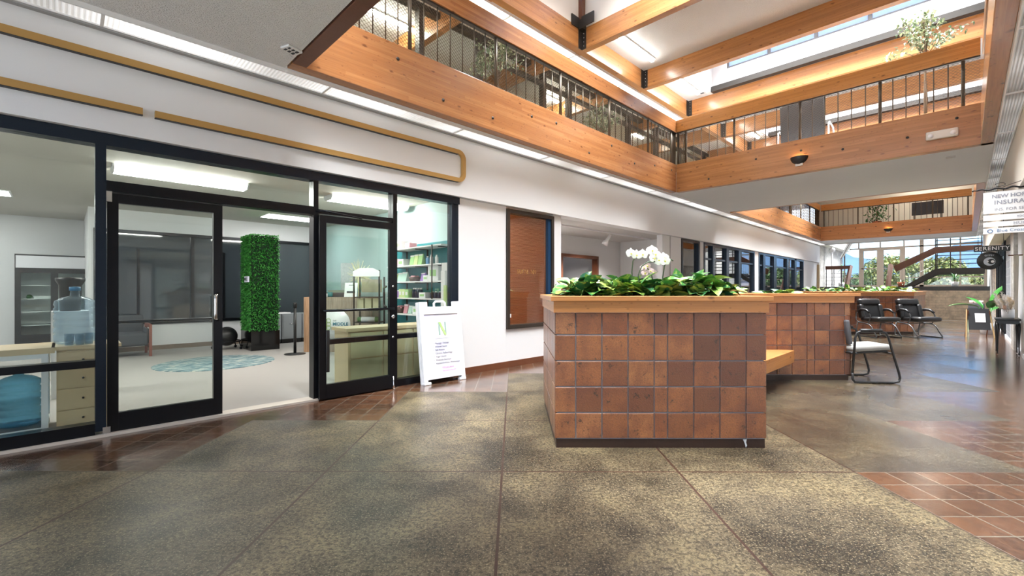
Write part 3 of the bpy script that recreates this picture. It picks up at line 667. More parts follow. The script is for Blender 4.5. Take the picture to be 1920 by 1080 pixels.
tag(bl.build('reed_blind', simple('reed', (.60, .27, .15), .6)), 'reddish reed blind hanging inside the SUITE 101 window', 'blind')
text('suite_lettering', 'SUITE 101', .10, M['gold'], w1, (5.60, YL + .046, 1.56), F_Y, .001, spacing=1.15)
MB().box((5.13, YL + .045, .80), (5.22, YL + .05, .86)).build('sticker', M['paper'], w1)
sr = MB(); warm = simple('warm_wall', (.62, .36, .22), .6)
sr.box((4.8, 8.2, 0), (6.44, 8.3, 2.62)); sr.box((4.78, YL + .14, 0), (4.84, 8.2, 2.62)); sr.box((6.36, YL + .14, 0), (6.42, 8.2, 2.62)); sr.box((4.8, YL + .14, 2.62), (6.44, 8.3, 2.7)); sr.box((4.8, YL + .14, -.02), (6.44, 8.3, .01))
struct(sr.build('wall_suite', warm))
t = thing('desk', 'reddish reception counter behind the reed blind', 'desk', (5.25, 7.0, .01)); MB().box((-.3, -.3, 0), (.3, .3, 1.0)).build('body', M['brown_wood'], t); MB().box((-.34, -.34, 1.0), (.34, .34, 1.05)).build('counter_top', M['cap_wood'], t)
t = thing('poster_rack', 'pale rack of leaflets behind the reed blind', 'rack', (5.95, 8.1, .01)); MB().box((-.3, 0, 0), (.3, .08, 1.8)).build('back_panel', M['paper'], t)
for z in (.3, .6, .9, 1.2, 1.5): MB().box((-.3, -.08, z), (.3, 0, z + .03)).build('shelf', M['birch'], t)
t = thing('ceiling_light', 'lit wrap light inside the SUITE 101 room', 'ceiling light', (5.6, 7.2, 2.62)); MB().box((-.5, -.1, -.08), (.5, .1, 0)).build('diffuser', M['wrap'], t)
# spots and track in the recess
t = thing('track_rail', 'thin white lighting track on the recess ceiling', 'track', (8.9, 5.95, 2.62)); MB().box((-2.2, -.017, -.03), (2.2, .017, 0)).build('track', M['white_plastic'], t)
def spot(x, label):
    t = thing('track_spotlight', label, 'spotlight', (x, 5.95, 2.59), R(-50))
    MB().cyl((0, 0, 0), (0, 0, -.06), .012).build('stem', M['white_plastic'], t)
    MB().tube([(.03, 0, -.03), (-.05, 0, -.16), (-.07, 0, -.20), (-.11, 0, -.27)], [.035, .04, .065, .075], 14).build('head', M['white_plastic'], t)
spot(9.15, 'white track spotlight over the orchids in the recess'); spot(6.85, 'white track spotlight at the left end of the recess')
# ---------------------------------------------------------------- shop front
sf = thing('shopfront_frame', 'black metal shopfront frame with transom glazing on the left wall', 'shopfront', (0, YL, 0))
def sfp(name, bx, mat, par=sf):
    m = MB()
    for a, b in bx: m.box(a, b)
    return m.build(name, mat, par)
sfp('header', [((-4.4, -.03, 2.50), (4.09, .11, 2.60))], M['navy_metal'])
sfp('post', [((.185, -.03, .05), (.255, .11, 2.5))], M['navy_metal']); sfp('post', [((2.0, -.03, .0), (2.055, .10, 2.5))], M['black_metal'])
sfp('post', [((3.005, -.03, .0), (3.065, .10, 2.5))], M['black_metal']); sfp('post', [((3.97, -.0, .0), (4.09, .11, 2.5))], M['navy_metal'])
sfp('post', [((-1.35, -.03, .05), (-1.28, .11, 2.5))], M['navy_metal']); sfp('post', [((-2.9, -.03, .05), (-2.83, .11, 2.5))], M['navy_metal']); sfp('post', [((-4.4, -.03, 0), (-4.33, .11, 2.5))], M['navy_metal'])
sfp('door_head', [((.255, -.03, 2.11), (2.0, .10, 2.20))], M['black_metal']); sfp('door_head', [((2.055, -.02, 2.13), (3.005, .09, 2.18))], M['black_metal'])
sfp('mid_bar', [((-4.33, -.02, .60), (.185, .09, .66))], M['black_metal']); sfp('mid_bar', [((2.055, -.01, .62), (3.005, .09, .68))], M['black_metal']); sfp('mid_bar', [((3.065, -.02, .62), (3.97, .09, .68))], M['black_metal'])
sfp('bottom_rail', [((-4.33, -.02, .02), (.185, .10, .12))], M['black_metal']); sfp('bottom_rail', [((2.055, -.02, .0), (3.97, .10, .09))], M['black_metal'])
for x0, x1, z0, z1 in ((-1.28, .185, .66, 2.5), (-1.28, .185, .12, .6), (-2.83, -1.35, .66, 2.5), (-2.83, -1.35, .12, .6), (-4.33, -2.9, .66, 2.5), (-4.33, -2.9, .12, .6), (.255, 2.0, 2.2, 2.5), (2.055, 3.005, 2.18, 2.5), (2.055, 3.005, .68, 2.13), (2.055, 3.005, .09, .62), (3.065, 3.97, .68, 2.5), (3.065, 3.97, .09, .62)):
    sfp('glass_pane', [((x0, .03, z0), (x1, .037, z1))], M['glass'])
struct(MB().box((-4.4, YL - .05, 0), (2.05, YL + .12, .022)).build('trim_4', simple('threshold', (.55, .50, .44), .6)))
def door_leaf(name, x0, x1, y, label):
    t = thing(name, label, 'door', (x0, y, .02)); w = x1 - x0
    m = MB(); m.box((0, -.025, 0), (.075, .025, 2.08)); m.box((w - .075, -.025, 0), (w, .025, 2.08)); m.box((.075, -.025, 2.0), (w - .075, .025, 2.08)); m.box((.075, -.025, 0), (w - .075, .025, .16))
    m.build('leaf_frame', M['black_metal'], t); MB().box((.075, -.004, .16), (w - .075, .003, 2.0)).build('glass_pane', M['glass'], t)
    return t, w
def bowed(p0, p1, out, n=6):
    a, b = Vector(p0), Vector(p1); o = Vector(out); pts = [a]
    for k in range(n + 1):
        q = k / n; pts.append(a.lerp(b, .08 + .84 * q) + o)
    return pts + [b]
d1, w = door_leaf('shop_door', .262, 1.12, YL + .03, 'closed glass door leaf with black frame, left of the open doorway')
MB().tube(bowed((w - .038, -.02, 1.20), (w - .038, -.02, .94), (-.035, -.085, 0)), .014, 10).build('pull_handle', M['chrome'], d1)
MB().cyl((.04, .06, .95), (w - .04, .06, .95), .014).cyl((.04, .02, .95), (.04, .06, .95), .01).cyl((w - .04, .02, .95), (w - .04, .06, .95), .01).build('push_bar', M['black_metal'], d1)
MB().box((-.03, -.055, 2.0), (.03, -.025, 2.10)).box((-.03, -.06, -.02), (.02, -.025, .06)).build('pivot', M['chrome'], d1)
d2, w = door_leaf('shop_door', 2.035, 2.985, YL - .09, 'open glass door leaf folded back, with push bar, right of the open doorway')
MB().cyl((.03, -.06, 1.0), (w - .03, -.06, 1.0), .014).cyl((.04, -.02, 1.0), (.04, -.06, 1.0), .01).cyl((w - .04, -.02, 1.0), (w - .04, -.06, 1.0), .01).build('push_bar', M['black_metal'], d2)
MB().tube(bowed((w - .10, .02, 1.28), (w - .10, .02, 1.02), (0, .06, 0)), .013, 10).build('pull_handle', M['dark_steel'], d2)
MB().cyl((w - .035, -.02, .90), (w - .035, -.045, .90), .022, 14).cyl((w - .035, -.02, 1.28), (w - .035, -.035, 1.28), .012).cyl((w - .035, -.02, .64), (w - .035, -.035, .64), .012).build('lock', M['chrome'], d2)
MB().tube([(-.01, .05, 2.13), (.05, -.03, 2.13), (.5, -.03, 2.09)], .010, 6).build('closer_arm', M['black_metal'], d2)
MB().tube([(w - .03, -.03, .14), (w - .03, -.04, .05), (w - .03, -.05, -.015)], [.010, .008, .018], 8).build('door_stop', M['chrome'], d2)
MB().bevbox((.07, -.035, .30), (.11, -.02, .78), .006).build('hinge_cover', M['black_plastic'], d2)
# gold frame on the soffit
gt = thing('gold_wall_frame', 'thin gold strip frame with rounded corner mounted on the white soffit', 'wall trim', (0, YS, 0))
YG = -.045
m = MB(); m.box((-4.5, YG, 3.20), (4.0, -.002, 3.262)); m.build('top_strip', M['gold'], gt)
m = MB(); m.box((.575, YG, 2.80), (4.0, -.002, 2.86)); m.build('bottom_strip', M['gold'], gt)
m = MB(); m.box((-4.5, YG, 2.80), (.49, -.002, 2.86)); m.build('bottom_strip', M['gold'], gt)
m = MB(); ro, ri = .13, .07; cx = 4.0
pts_o, pts_i = [], []
for c_z, a0 in ((3.262 - ro, 90), (2.80 + ro, 0)):
    for k in range(7):
        a = R(a0 - k * 15); pts_o.append((cx + ro * math.cos(a), c_z + ro * math.sin(a))); pts_i.append((cx + ri * math.cos(a), c_z + ri * math.sin(a)))
n = len(pts_o)
vs = [(x, YG, z) for x, z in pts_o] + [(x, YG, z) for x, z in pts_i] + [(x, -.002, z) for x, z in pts_o] + [(x, -.002, z) for x, z in pts_i]
fs = []
for k in range(n - 1): fs += [(k, k + 1, n + k + 1, n + k), (k, 2 * n + k, 2 * n + k + 1, k + 1), (n + k, n + k + 1, 3 * n + k + 1, 3 * n + k)]
m.add(vs, fs); m.build('corner_strip', M['gold'], gt)
m = MB(); m.box((-4.5, YG, 3.196), (4.0, -.002, 3.20)); m.box((.575, YG, 2.796), (4.0, -.002, 2.80)); m.box((-4.5, YG, 2.796), (.49, -.002, 2.80)); m.build('strip_underside', M['black_plastic'], gt)
# ---------------------------------------------------------------- shop interior
ZS = 2.86
struct(MB().box((-4.1, YL + .14, ZS), (4.9, 14.6, ZS + .1)).build('ceiling_shop', simple('shop_ceiling', (.60, .58, .53), .8, bs=.4, bscale=120)))
bw = MB()
for x0, x1, z0, z1 in ((.32, 4.75, 0, .57), (.32, 4.75, 2.45, 2.86), (.32, .40, .57, 2.45), (3.30, 3.36, .57, 2.45), (4.60, 4.75, .57, 2.45)): bw.box((x0, 11.9, z0), (x1, 12.05, z1))
struct(bw.build('wall_shop_back', M['white_wall']))
struct(MB().box((.32, 12.05, 0), (.44, 14.5, 2.86)).build('wall_shop_alcove', M['white_wall']))
struct(MB().box((-4, 14.4, 0), (.44, 14.5, 2.86)).build('wall_shop_rear', M['white_wall']))
struct(MB().box((-4.1, YL + .14, 0), (-4, 14.5, 2.86)).build('wall_shop_left', M['white_wall']))
struct(MB().box((.32, 11.88, .008), (4.75, 11.9, .1)).build('baseboard_shop', simple('taupe_base', (.20, .15, .11), .6)))
m = MB(); m.box((4.75, YL + .14, 0), (4.87, 8.3, 2.12)); m.cur = 1; m.box((4.75, YL + .14, 2.12), (4.87, 12.0, 2.86)); m.box((4.75, 8.3, 0), (4.87, 12.0, 2.12)); struct(m.build('wall_shop_right', [M['teal'], M['pale_teal']]))  # rear part behind the desk is paled for reflection in the door glass
dwin = simple('dark_window_pane', (.045, .055, .065), .04, spec=.8)
m = MB()
for x in (.40, 1.95, 3.24, 3.36, 4.54): m.box((x, 11.86, .57), (x + .06, 11.96, 2.45))
for z in (.55, 2.40): m.box((.40, 11.86, z), (4.60, 11.96, z + .06))
m.box((1.05, 11.88, .57), (1.09, 11.94, 2.1)); m.box((2.55, 11.88, .57), (2.59, 11.94, 2.1))
m.cur = 1; m.box((.4, 11.93, .6), (4.6, 11.94, 2.42))
struct(m.build('window_5', [M['black_metal'], dwin]))
def wrap_light(label, x, y, L=1.5, rz=0):
    t = thing('wrap_light', label, 'ceiling light', (x, y, ZS), rz)
    prof = [(-.15, 0), (-.15, -.03), (-.10, -.085), (.10, -.085), (.15, -.03), (.15, 0)]; n = 6
    m = MB(); vs = [(-L / 2, a, b) for a, b in prof] + [(L / 2, a, b) for a, b in prof]
    m.add(vs, [(i, i + 1, n + i + 1, n + i) for i in range(n - 1)]); m.build('diffuser', M['wrap'], t)
    e = MB()
    for s in (-1, 1): e.add([(s * L / 2, a * 1.08, b * 1.05 - .001) for a, b in prof] + [(s * (L / 2 + .02), a * 1.08, b * 1.05 - .001) for a, b in prof], [tuple(range(6)), tuple(range(6, 12))] + [(i, (i + 1) % 6, 6 + (i + 1) % 6, 6 + i) for i in range(6)])
    e.build('end_cap', M['white_plastic'], t)
wrap_light('wide fluorescent wrap light seen above the closed shop door', 1.2, 7.75); wrap_light('fluorescent wrap light over the low birch cabinets', 3.9, 7.6, 1.45)
wrap_light('fluorescent wrap light left of the shop counter, over the front', -1.6, 7.8)
for lb, x, y in (('square ceiling panel light near the rear shop wall, farther one', -1.8, 12.9), ('square ceiling panel light near the rear shop wall, nearer one', -1.2, 11.2), ('small bright panel light above the green hedge column', 3.6, 10.6)):
    t = thing('panel_light', lb, 'ceiling light', (x, y, ZS)); MB().box((-.55, -.28, -.015), (.55, .28, -.003)).build('diffuser', M['panel_light'], t); MB().box((-.58, -.31, -.012), (.58, .31, -.0)).build('frame', M['white_paint'], t)
t = thing('track_spotlight', 'small white spotlight on the shop ceiling behind the closed door', 'spotlight', (1.4, 9.9, ZS)); MB().cyl((0, 0, 0), (0, 0, -.08), .012).build('stem', M['white_plastic'], t); MB().cyl((.05, 0, -.06), (-.08, -.05, -.16), .04, 12, .05).build('head', M['white_plastic'], t)
# hedge column
hc = thing('hedge_column', 'square column clad in green artificial boxwood on a black plinth', 'column', (2.96, 10.60, .008))
MB().box((-.27, -.37, 0), (.27, .37, .40)).build('plinth', simple('gloss_black', (.006, .006, .007), .12), hc)
MB().box((-.25, -.35, .40), (.25, .35, 2.36)).build('core', simple('dark_green', (.004, .02, .006), .9), hc)
lf = MB(); rr = random.Random(3)
for side in range(5):
    cnt = (3400, 2600, 600, 600, 500)[side]
    for k in range(cnt):
        u, v = rr.uniform(-1, 1), rr.uniform(.40, 2.38)
        if side == 0: p = (-.26, u * .36, v); d = (-1, 0, 0)
        elif side == 1: p = (u * .26, -.36, v); d = (0, -1, 0)
        elif side == 2: p = (.26, u * .36, v); d = (1, 0, 0)
        elif side == 3: p = (u * .26, .36, v); d = (0, 1, 0)
        else: p = (u * .26, rr.uniform(-.36, .36), 2.37); d = (0, 0, 1)
        dd = Vector(d) + Vector((rr.uniform(-.9, .9), rr.uniform(-.9, .9), rr.uniform(-.9, .9)))
        lf.leaf(p, dd, (rr.uniform(-1, 1), rr.uniform(-1, 1), 1), rr.uniform(.03, .05), .022, .2, .2, 2)
lf.build('boxwood_leaves', M['boxwood'], hc)
MB().box((-.0, 0, 0), (.0, .0, .0)) 
sg = thing('small_sign', 'small white lettered sign fixed to the green hedge column', 'sign', (2.66, 10.36, 1.47)); MB().box((-.03, -.12, -.06), (.0, .12, .06)).build('panel', simple('lilac_white', (.6, .6, .72), .4), sg)
text('letters', 'WELL', .09, M['dark_fabric'], sg, (-.032, 0, 0), F_X, .002)
# rug, chair, ball, stanchion
def rugmat():
    m, nt, b = newmat('rug'); v = coords(nt, (1, 3.5, 1)); n = noise(nt, v, 4, 6, .7)
    nt.links.new(ramp(nt, n, [(.38, (.05, .10, .13)), (.5, (.16, .26, .29)), (.62, (.55, .55, .48))]), b.inputs['Base Color']); b.inputs['Roughness'].default_value = .95; return m
tag(MB().lathe([(0, .010), (.86, .010), (.88, .005), (.88, 0)], seg=48).build('round_rug', rugmat(), loc=(1.85, 9.05, .008)), 'round blue and cream rug on the pale shop carpet', 'rug')
ac = thing('armchair', 'dark grey armchair with a reddish wooden frame against the shop window', 'armchair', (.82, 11.15, .008), R(-90))
MB().bevbox((-.30, -.30, .20), (.34, .30, .44), .05).build('seat_cushion', M['dark_fabric'], ac); MB().bevbox((-.42, -.30, .22), (-.26, .30, .80), .05, Matrix.Rotation(R(-8), 4, 'Y')).build('back_cushion', M['dark_fabric'], ac)
cw = simple('cherry_wood', (.22, .08, .06), .4)
for s in (-1, 1):
    y0 = s * .33; m = MB()
    for a, b in (((-.36, 0), (-.30, .60)), ((.30, 0), (.36, .60)), ((-.36, .54), (.36, .60)), ((-.36, .16), (.36, .22))): m.box((a[0], y0 - .02, a[1]), (b[0], y0 + .02, b[1]))
    m.build('arm_frame', cw, ac)
    MB().bevbox((-.28, s * .29 - .02, .25), (.30, s * .29 + .02, .52), .01).build('side_panel', M['dark_fabric'], ac)
bc = thing('ball_chair', 'black exercise ball in a small wheeled chair frame by the window', 'ball chair', (2.42, 10.95, .008))
MB().sphere((0, 0, .27), .20, 24, 16).build('ball', M['black_plastic'], bc)
MB().tube([(.26 * math.cos(a), .26 * math.sin(a), .17) for a in [2 * PI * k / 20 for k in range(20)]], .014, 8, closed=True).build('ring_frame', M['black_metal'], bc)
for k in range(4):
    a = PI / 4 + k * PI / 2; MB().tube([(.26 * math.cos(a), .26 * math.sin(a), .17), (.30 * math.cos(a), .30 * math.sin(a), .06)], .012).sphere((.30 * math.cos(a), .30 * math.sin(a), .03), .03, 10, 6).build('caster_leg', M['black_metal'], bc)
MB().tube([(-.18, .18, .17), (-.2, .2, .5), (-.16, .16, .60)], .012).box((-.26, .06, .58), (-.06, .26, .66)).build('back_support', M['black_metal'], bc)
st = thing('stanchion', 'black stanchion post left of the reception desk', 'stanchion', (3.17, 9.16, .008)); MB().lathe([(0, 0), (.19, 0), (.19, .012), (.03, .03), (0, .03)]).build('base', M['black_plastic'], st)
MB().cyl((0, 0, .03), (0, 0, .92), .026, 14).build('pole', M['black_plastic'], st); MB().lathe([(0, .90), (.034, .90), (.034, .985), (.028, 1.0), (0, 1.0)]).build('cap', M['black_plastic'], st)
# reception desk, turned 45 degrees
rx, ry = dg(-3.63, 9.03)
rd = thing('reception_desk', 'wood-grain reception desk with a round white sign on its front', 'desk', (rx, ry, .008), R(-45))
def grainmat(name, c1, c2):
    m, nt, b = newmat(name); n = noise(nt, coords(nt, (14, 14, 1.2)), 2.2, 6, .6, .5)
    nt.links.new(ramp(nt, n, [(.35, c1), (.65, c2)]), b.inputs['Base Color']); b.inputs['Roughness'].default_value = .5; return m
M['oak'] = grainmat('oak_laminate', (.30, .17, .09), (.50, .31, .18)); M['oak_glass_greyed'] = grainmat('oak_laminate_glass_greyed', (.25, .19, .14), (.40, .32, .25))  # second oak is greyed to imitate the look through the door glass
MB().box((-.58, 0, 0), (-.32, .7, 1.10)).build('side_panel', M['oak'], rd); MB().box((-.32, 0, 0), (.80, .04, 1.10)).box((.76, .04, 0), (.80, .7, 1.1)).box((-.32, .04, .74), (.76, .7, .77)).build('front_panel', M['oak_glass_greyed'], rd)
dsk = MB().lathe([(0, 0), (.30, 0), (.30, .02), (0, .02)], seg=40, mt=Matrix.Translation((.06, -.003, .56)) @ Matrix.Rotation(R(90), 4, 'X')).build('round_sign', M['white_plastic'], rd)
text('letters', 'MIDDLE', .088, simple('teal_letters', (.02, .18, .25), .5), rd, (.165, -.025, .56), F_Y, .002, bold=.002)
text('letters', 'THE', .04, simple('grey_letters', (.25, .3, .3), .5), rd, (.05, -.025, .63), F_Y, .002); text('letters', 'WELLNESS', .042, bpy.data.materials['grey_letters'], rd, (.13, -.025, .495), F_Y, .002)
lg = MB()
for dx in (-.035, .035):
    for dz in (-.07, .0, .07): lg.tube([(-.11 + dx + .042 * math.cos(a), -.028, .56 + dz + .045 * math.sin(a)) for a in [2 * PI * k / 16 for k in range(16)]], .006, 4, closed=True)
lg.build('ring_logo', simple('lime_logo', (.40, .52, .22), .5), rd)
def at_desk(x, y, z=1.108):
    c, s = math.cos(R(-45)), math.sin(R(-45)); return (rx + x * c - y * s, ry + x * s + y * c, z)
def item(name, label, cat, loc, parts, rz=0, group=None):
    t = thing(name, label, cat, loc, rz, group)
    for nm, mb, mt in parts: mb.build(nm, mt, t)
    return t
whitep = M['white_plastic']
item('glass_jar', 'clear glass candle jar on the left end of the reception desk', 'jar', at_desk(-.42, .2), [('glass', MB().lathe([(0, 0), (.07, 0), (.075, .02), (.075, .15), (.068, .15), (.068, .02), (0, .015)]), M['glass']), ('filling', MB().lathe([(0, .016), (.064, .018), (.064, .09), (0, .09)]), M['paper'])])
item('sign_holder', 'white leaning flyer holder with text on the reception desk', 'sign', at_desk(.30, .16), [('sheet', MB().box((-.13, -.006, 0), (.13, .006, .30), Matrix.Rotation(R(-12), 4, 'X')), M['paper']), ('printed_lines', MB().box((-.05, -.009, .24), (.05, -.006, .255), Matrix.Rotation(R(-12), 4, 'X')).box((-.08, -.009, .08), (.09, -.006, .12), Matrix.Rotation(R(-12), 4, 'X')), M['dark_fabric'])], R(-45))
item('cup', 'small teal cup on the reception desk', 'cup', at_desk(-.10, .12), [('body', MB().lathe([(0, 0), (.045, 0), (.05, .1), (.04, .1), (.035, .01), (0, .01)]), M['teal'])])
item('card_box', 'little white box beside the teal cup on the desk', 'box', at_desk(-.22, .18), [('body', MB().bevbox((-.06, -.04, 0), (.06, .04, .07), .005), M['paper'])], R(-45))
item('tall_vase', 'tall pale patterned vase roll standing behind the reception desk', 'vase', at_desk(.02, .75, .78), [('body', MB().lathe([(0, 0), (.11, 0), (.13, .25), (.14, 1.05), (.12, 1.05), (.11, .25), (0, .03)]), simple('patterned_vase', (.55, .57, .58), .5, var=.5, vscale=30))])
item('printer', 'dark office printer with papers behind the reception counter', 'printer', at_desk(.0, .38, .78), [('body', MB().bevbox((-.30, -.16, 0), (.30, .16, .42), .02), M['dark_fabric']), ('paper_stack', MB().box((-.2, -.12, .42), (.2, .12, .47)), simple('olive_paper', (.25, .26, .2), .7))], R(-45))
sb = thing('starburst_decoration', 'cream starburst ornament standing behind the desk', 'ornament', (4.36, 8.92, 1.0), R(-45))
m = MB(); rr = random.Random(5)
for k in range(60):
    a = rr.uniform(0, 2 * PI); e = rr.uniform(-.5, .5); L = rr.uniform(.22, .38)
    m.cyl((0, 0, .55), (L * math.cos(a) * math.cos(e) * .8, L * math.sin(e) * .5, .55 + L * math.sin(a)), .008, 5, .004)
m.build('rays', simple('cream_ray', (.66, .60, .36), .6), sb); MB().cyl((0, 0, -.99), (0, 0, .55), .02, 8).lathe([(0, -.99), (.12, -.99), (.02, -.95)]).build('stem', bpy.data.materials['cream_ray'], sb)
kx, ky = dg(-2.78, 8.68)
ks = thing('display_stand', 'white metal display stand with an arched top behind the open door', 'shelf', (kx, ky, .008), R(-45))
f = MB()
for x in (-.24, .24): f.box((x - .012, -.18, 0), (x + .012, -.15, 1.62)); f.box((x - .012, .15, 0), (x + .012, .18, 1.5))
f.build('frame', M['dark_steel'], ks)
for z in (.42, .62, 1.10, .85): MB().box((-.25, -.18, z), (.25, .18, z + .015)).build('shelf', M['dark_steel'], ks)
MB().prism([(-.25, 1.50), (.25, 1.50), (.25, 1.60), (.12, 1.66), (-.12, 1.66), (-.25, 1.60)], -.19, -.17, Matrix(((1, 0, 0, 0), (0, 0, 1, 0), (0, 1, 0, 0), (0, 0, 0, 1)))).build('header_card', M['paper'], ks)
MB().box((-.20, .14, 1.2), (.20, .15, 1.45)).build('back_card', simple('taupe_card', (.33, .28, .20), .6), ks)
yb = simple('cream_box', (.72, .66, .42), .5)
def at_stand(x, y, z):
    c, s = math.cos(R(-45)), math.sin(R(-45)); return (kx + x * c - y * s, ky + x * s + y * c, z)
for k, nm in enumerate(('left', 'middle', 'right')):
    item('supplement_box', nm + ' cream box of the three on the display stand', 'box', at_stand(-.14 + .15 * k, -.06, .873), [('carton', MB().box((-.06, -.05, 0), (.06, .05, .22)), yb)], R(-45), None)
item('rolled_mat', 'white and red rolled mat on the lower stand shelf', 'mat', at_stand(0, -.05, .495), [('roll', MB().cyl((-.2, 0, 0), (.2, 0, 0), .058, 16), simple('red_roll', (.42, .05, .06), .5)), ('wrapper', MB().cyl((-.13, 0, 0), (.13, 0, 0), .0595, 16), M['paper'])], R(-45))
item('rolled_mat', 'white and green rolled mat above the red roll on the stand', 'mat', at_stand(0, -.05, .69), [('roll', MB().cyl((-.2, 0, 0), (.2, 0, 0), .05, 16), simple('green_roll', (.15, .35, .12), .5)), ('wrapper', MB().cyl((-.13, 0, 0), (.13, 0, 0), .0515, 16), M['paper'])], R(-45))
# filing cabinets by the back wall
for k in range(3):
    t = thing('filing_cabinet', ('grey filing cabinet right beside the hedge column', 'middle grey filing cabinet under the dark window', 'grey filing cabinet partly hidden by the reception desk')[k], 'cabinet', (3.35 + .46 * k, 11.40, .008))
    MB().box((-.22, -.20, .10), (.22, .40, .68)).build('body', simple('cab_grey', (.30, .32, .34), .5) if k == 0 else bpy.data.materials['cab_grey'], t)
    MB().box((-.22, -.18, 0), (.22, .38, .10)).build('plinth', M['black_plastic'], t); MB().box((-.20, -.215, .14), (.20, -.2, .64)).build('door', bpy.data.materials['cab_grey'], t)
    MB().tube([(-.06, -.215, .45), (-.05, -.24, .45), (.05, -.24, .45), (.06, -.215, .45)], .006).build('handle', M['chrome'], t)
item('paper_stack', 'stack of papers lying on the grey filing cabinets', 'papers', (3.6, 11.4, .69), [('sheets', MB().box((-.2, -.12, 0), (.2, .12, .03)), M['paper'])], .2)
# low birch cabinets
bcab = thing('birch_cabinet', 'long low birch cabinet behind the open glass door', 'cabinet', (2.50, 5.45, .008))
MB().box((.03, .02, 0), (1.42, .42, .72)).build('body', M['birch'], bcab); MB().box((0, 0, .72), (1.45, .45, .76)).build('top_board', M['birch'], bcab)
for k in range(3):
    for z0, z1 in ((.03, .36), (.38, .70)): MB().box((.06 + .46 * k, .42, z0), (.49 + .46 * k, .432, z1)).build('door', M['birch'], bcab)
    for z0, z1 in ((.03, .36), (.38, .70)): MB().box((.06 + .46 * k, .008, z0), (.49 + .46 * k, .02, z1)).build('back_panel', simple('pale_panel', (.58, .50, .30), .5) if (k == 0 and z0 < .1) else bpy.data.materials['pale_panel'], bcab)
# drawer unit, counter and frame at left
du = thing('drawer_unit', 'birch drawer unit carrying the water jug behind the left window', 'drawers', (.14, 5.84, .008))
MB().box((-.19, -.22, 0), (.22, .24, .72)).build('body', M['birch'], du); MB().box((-.22, -.25, .72), (.24, .26, .75)).build('top_board', M['birch'], du)
for k, (z0, z1) in enumerate(((.03, .18), (.19, .37), (.38, .54), (.55, .70))):
    q = MB().box((-.18, -.235, z0), (.21, -.22, z1)).build('drawer', M['birch'], du); MB().cyl((-.02, -.235, (z0 + z1) / 2), (-.02, -.247, (z0 + z1) / 2), .009).build('knob', M['black_plastic'], q)
ct = thing('display_table', 'pale birch counter table on a white metal frame, left of the drawers', 'table', (-1.04, 5.86, .008))
MB().box((-1.0, -.28, .70), (.98, .30, .75)).build('table_top', M['birch'], ct)
f = MB()
for x in (-.98, .90): f.box((x, -.27, 0), (x + .04, -.23, .70)); f.box((x, .25, 0), (x + .04, .29, .70)); f.box((x, -.27, .05), (x + .04, .29, .08))
f.box((-.98, -.27, .66), (.94, -.23, .70)); f.box((-.98, -.27, .02), (.94, -.23, .06)); f.box((-.98, .25, .66), (.94, .29, .70))
f.build('metal_frame', M['white_paint'], ct); MB().box((-.94, -.23, .03), (.90, .26, .05)).build('lower_shelf', M['dark_fabric'], ct)
def jugmat(name, tint, refl):
    m = bpy.data.materials.new(name); m.use_nodes = True; nt = m.node_tree; nt.nodes.clear(); o = nt.nodes.new('ShaderNodeOutputMaterial')
    t = nt.nodes.new('ShaderNodeBsdfTransparent'); t.inputs[0].default_value = (*tint, 1); g_ = nt.nodes.new('ShaderNodeBsdfPrincipled'); g_.inputs['Roughness'].default_value = .06
    g_.inputs['Base Color'].default_value = (*[x * x * .6 for x in tint], 1); f = nt.nodes.new('ShaderNodeLayerWeight'); f.inputs[0].default_value = .35
    mx = nt.nodes.new('ShaderNodeMixShader'); nt.links.new(math_(nt, 'ADD', math_(nt, 'MULTIPLY', f.outputs['Facing'], .6), refl), mx.inputs[0]); nt.links.new(t.outputs[0], mx.inputs[1]); nt.links.new(g_.outputs[0], mx.inputs[2]); nt.links.new(mx.outputs[0], o.inputs[0]); return m
jb = jugmat('blue_plastic', (.40, .68, .82), .16); jc = jugmat('clear_blue_plastic', (.80, .90, .97), .06)
def jug(label, loc, mat, cap=True):
    t = thing('water_jug', label, 'water jug', loc); prof = [(0, 0), (.12, 0), (.143, .02)]
    for k in range(5):
        z = .04 + .062 * k; prof += [(.145, z), (.145, z + .04), (.136, z + .047), (.136, z + .056)]
    prof += [(.145, .36), (.138, .395), (.09, .425), (.035, .44), (.032, .49), (.036, .49), (.036, .50), (0, .50)]
    MB().lathe(prof, seg=32).build('bottle', mat, t)
    if cap: MB().lathe([(0, .49), (.04, .49), (.04, .525), (0, .53)]).build('cap', simple('blue_cap', (.03, .2, .4), .4) if 'blue_cap' not in bpy.data.materials else bpy.data.materials['blue_cap'], t)
    return t
jug('clear blue five-gallon water jug standing on the birch drawer unit', (.07, 5.88, .76), jc); jug('blue ribbed water jug on the low shelf behind the left window', (-.29, 5.93, .062), jb)
for k, (x, y) in enumerate(((.03, 5.70), (.10, 5.68), (.16, 5.72))):
    item('plastic_cup', ('leftmost small clear cup by the water jug', 'middle small clear cup by the water jug', 'rightmost small clear cup by the water jug')[k], 'cup', (x, y, .76), [('cup', MB().lathe([(0, 0), (.028, 0), (.036, .1), (.033, .1), (.026, .004), (0, .004)]), jc)])
sl = thing('dark_bench', 'dark low seat with a slanted wooden leg behind the left window', 'stool', (-1.0, 7.0, .008)); MB().bevbox((-.4, -.25, .36), (.5, .25, .46), .03).build('seat', M['dark_fabric'], sl)
for x, y in ((-.3, -.2), (.4, -.2), (-.3, .2), (.4, .2)): MB().cyl((x * .9, y * .9, .37), (x * 1.1, y * 1.1, 0), .022, 8, .014).build('leg', M['brown_wood'], sl)
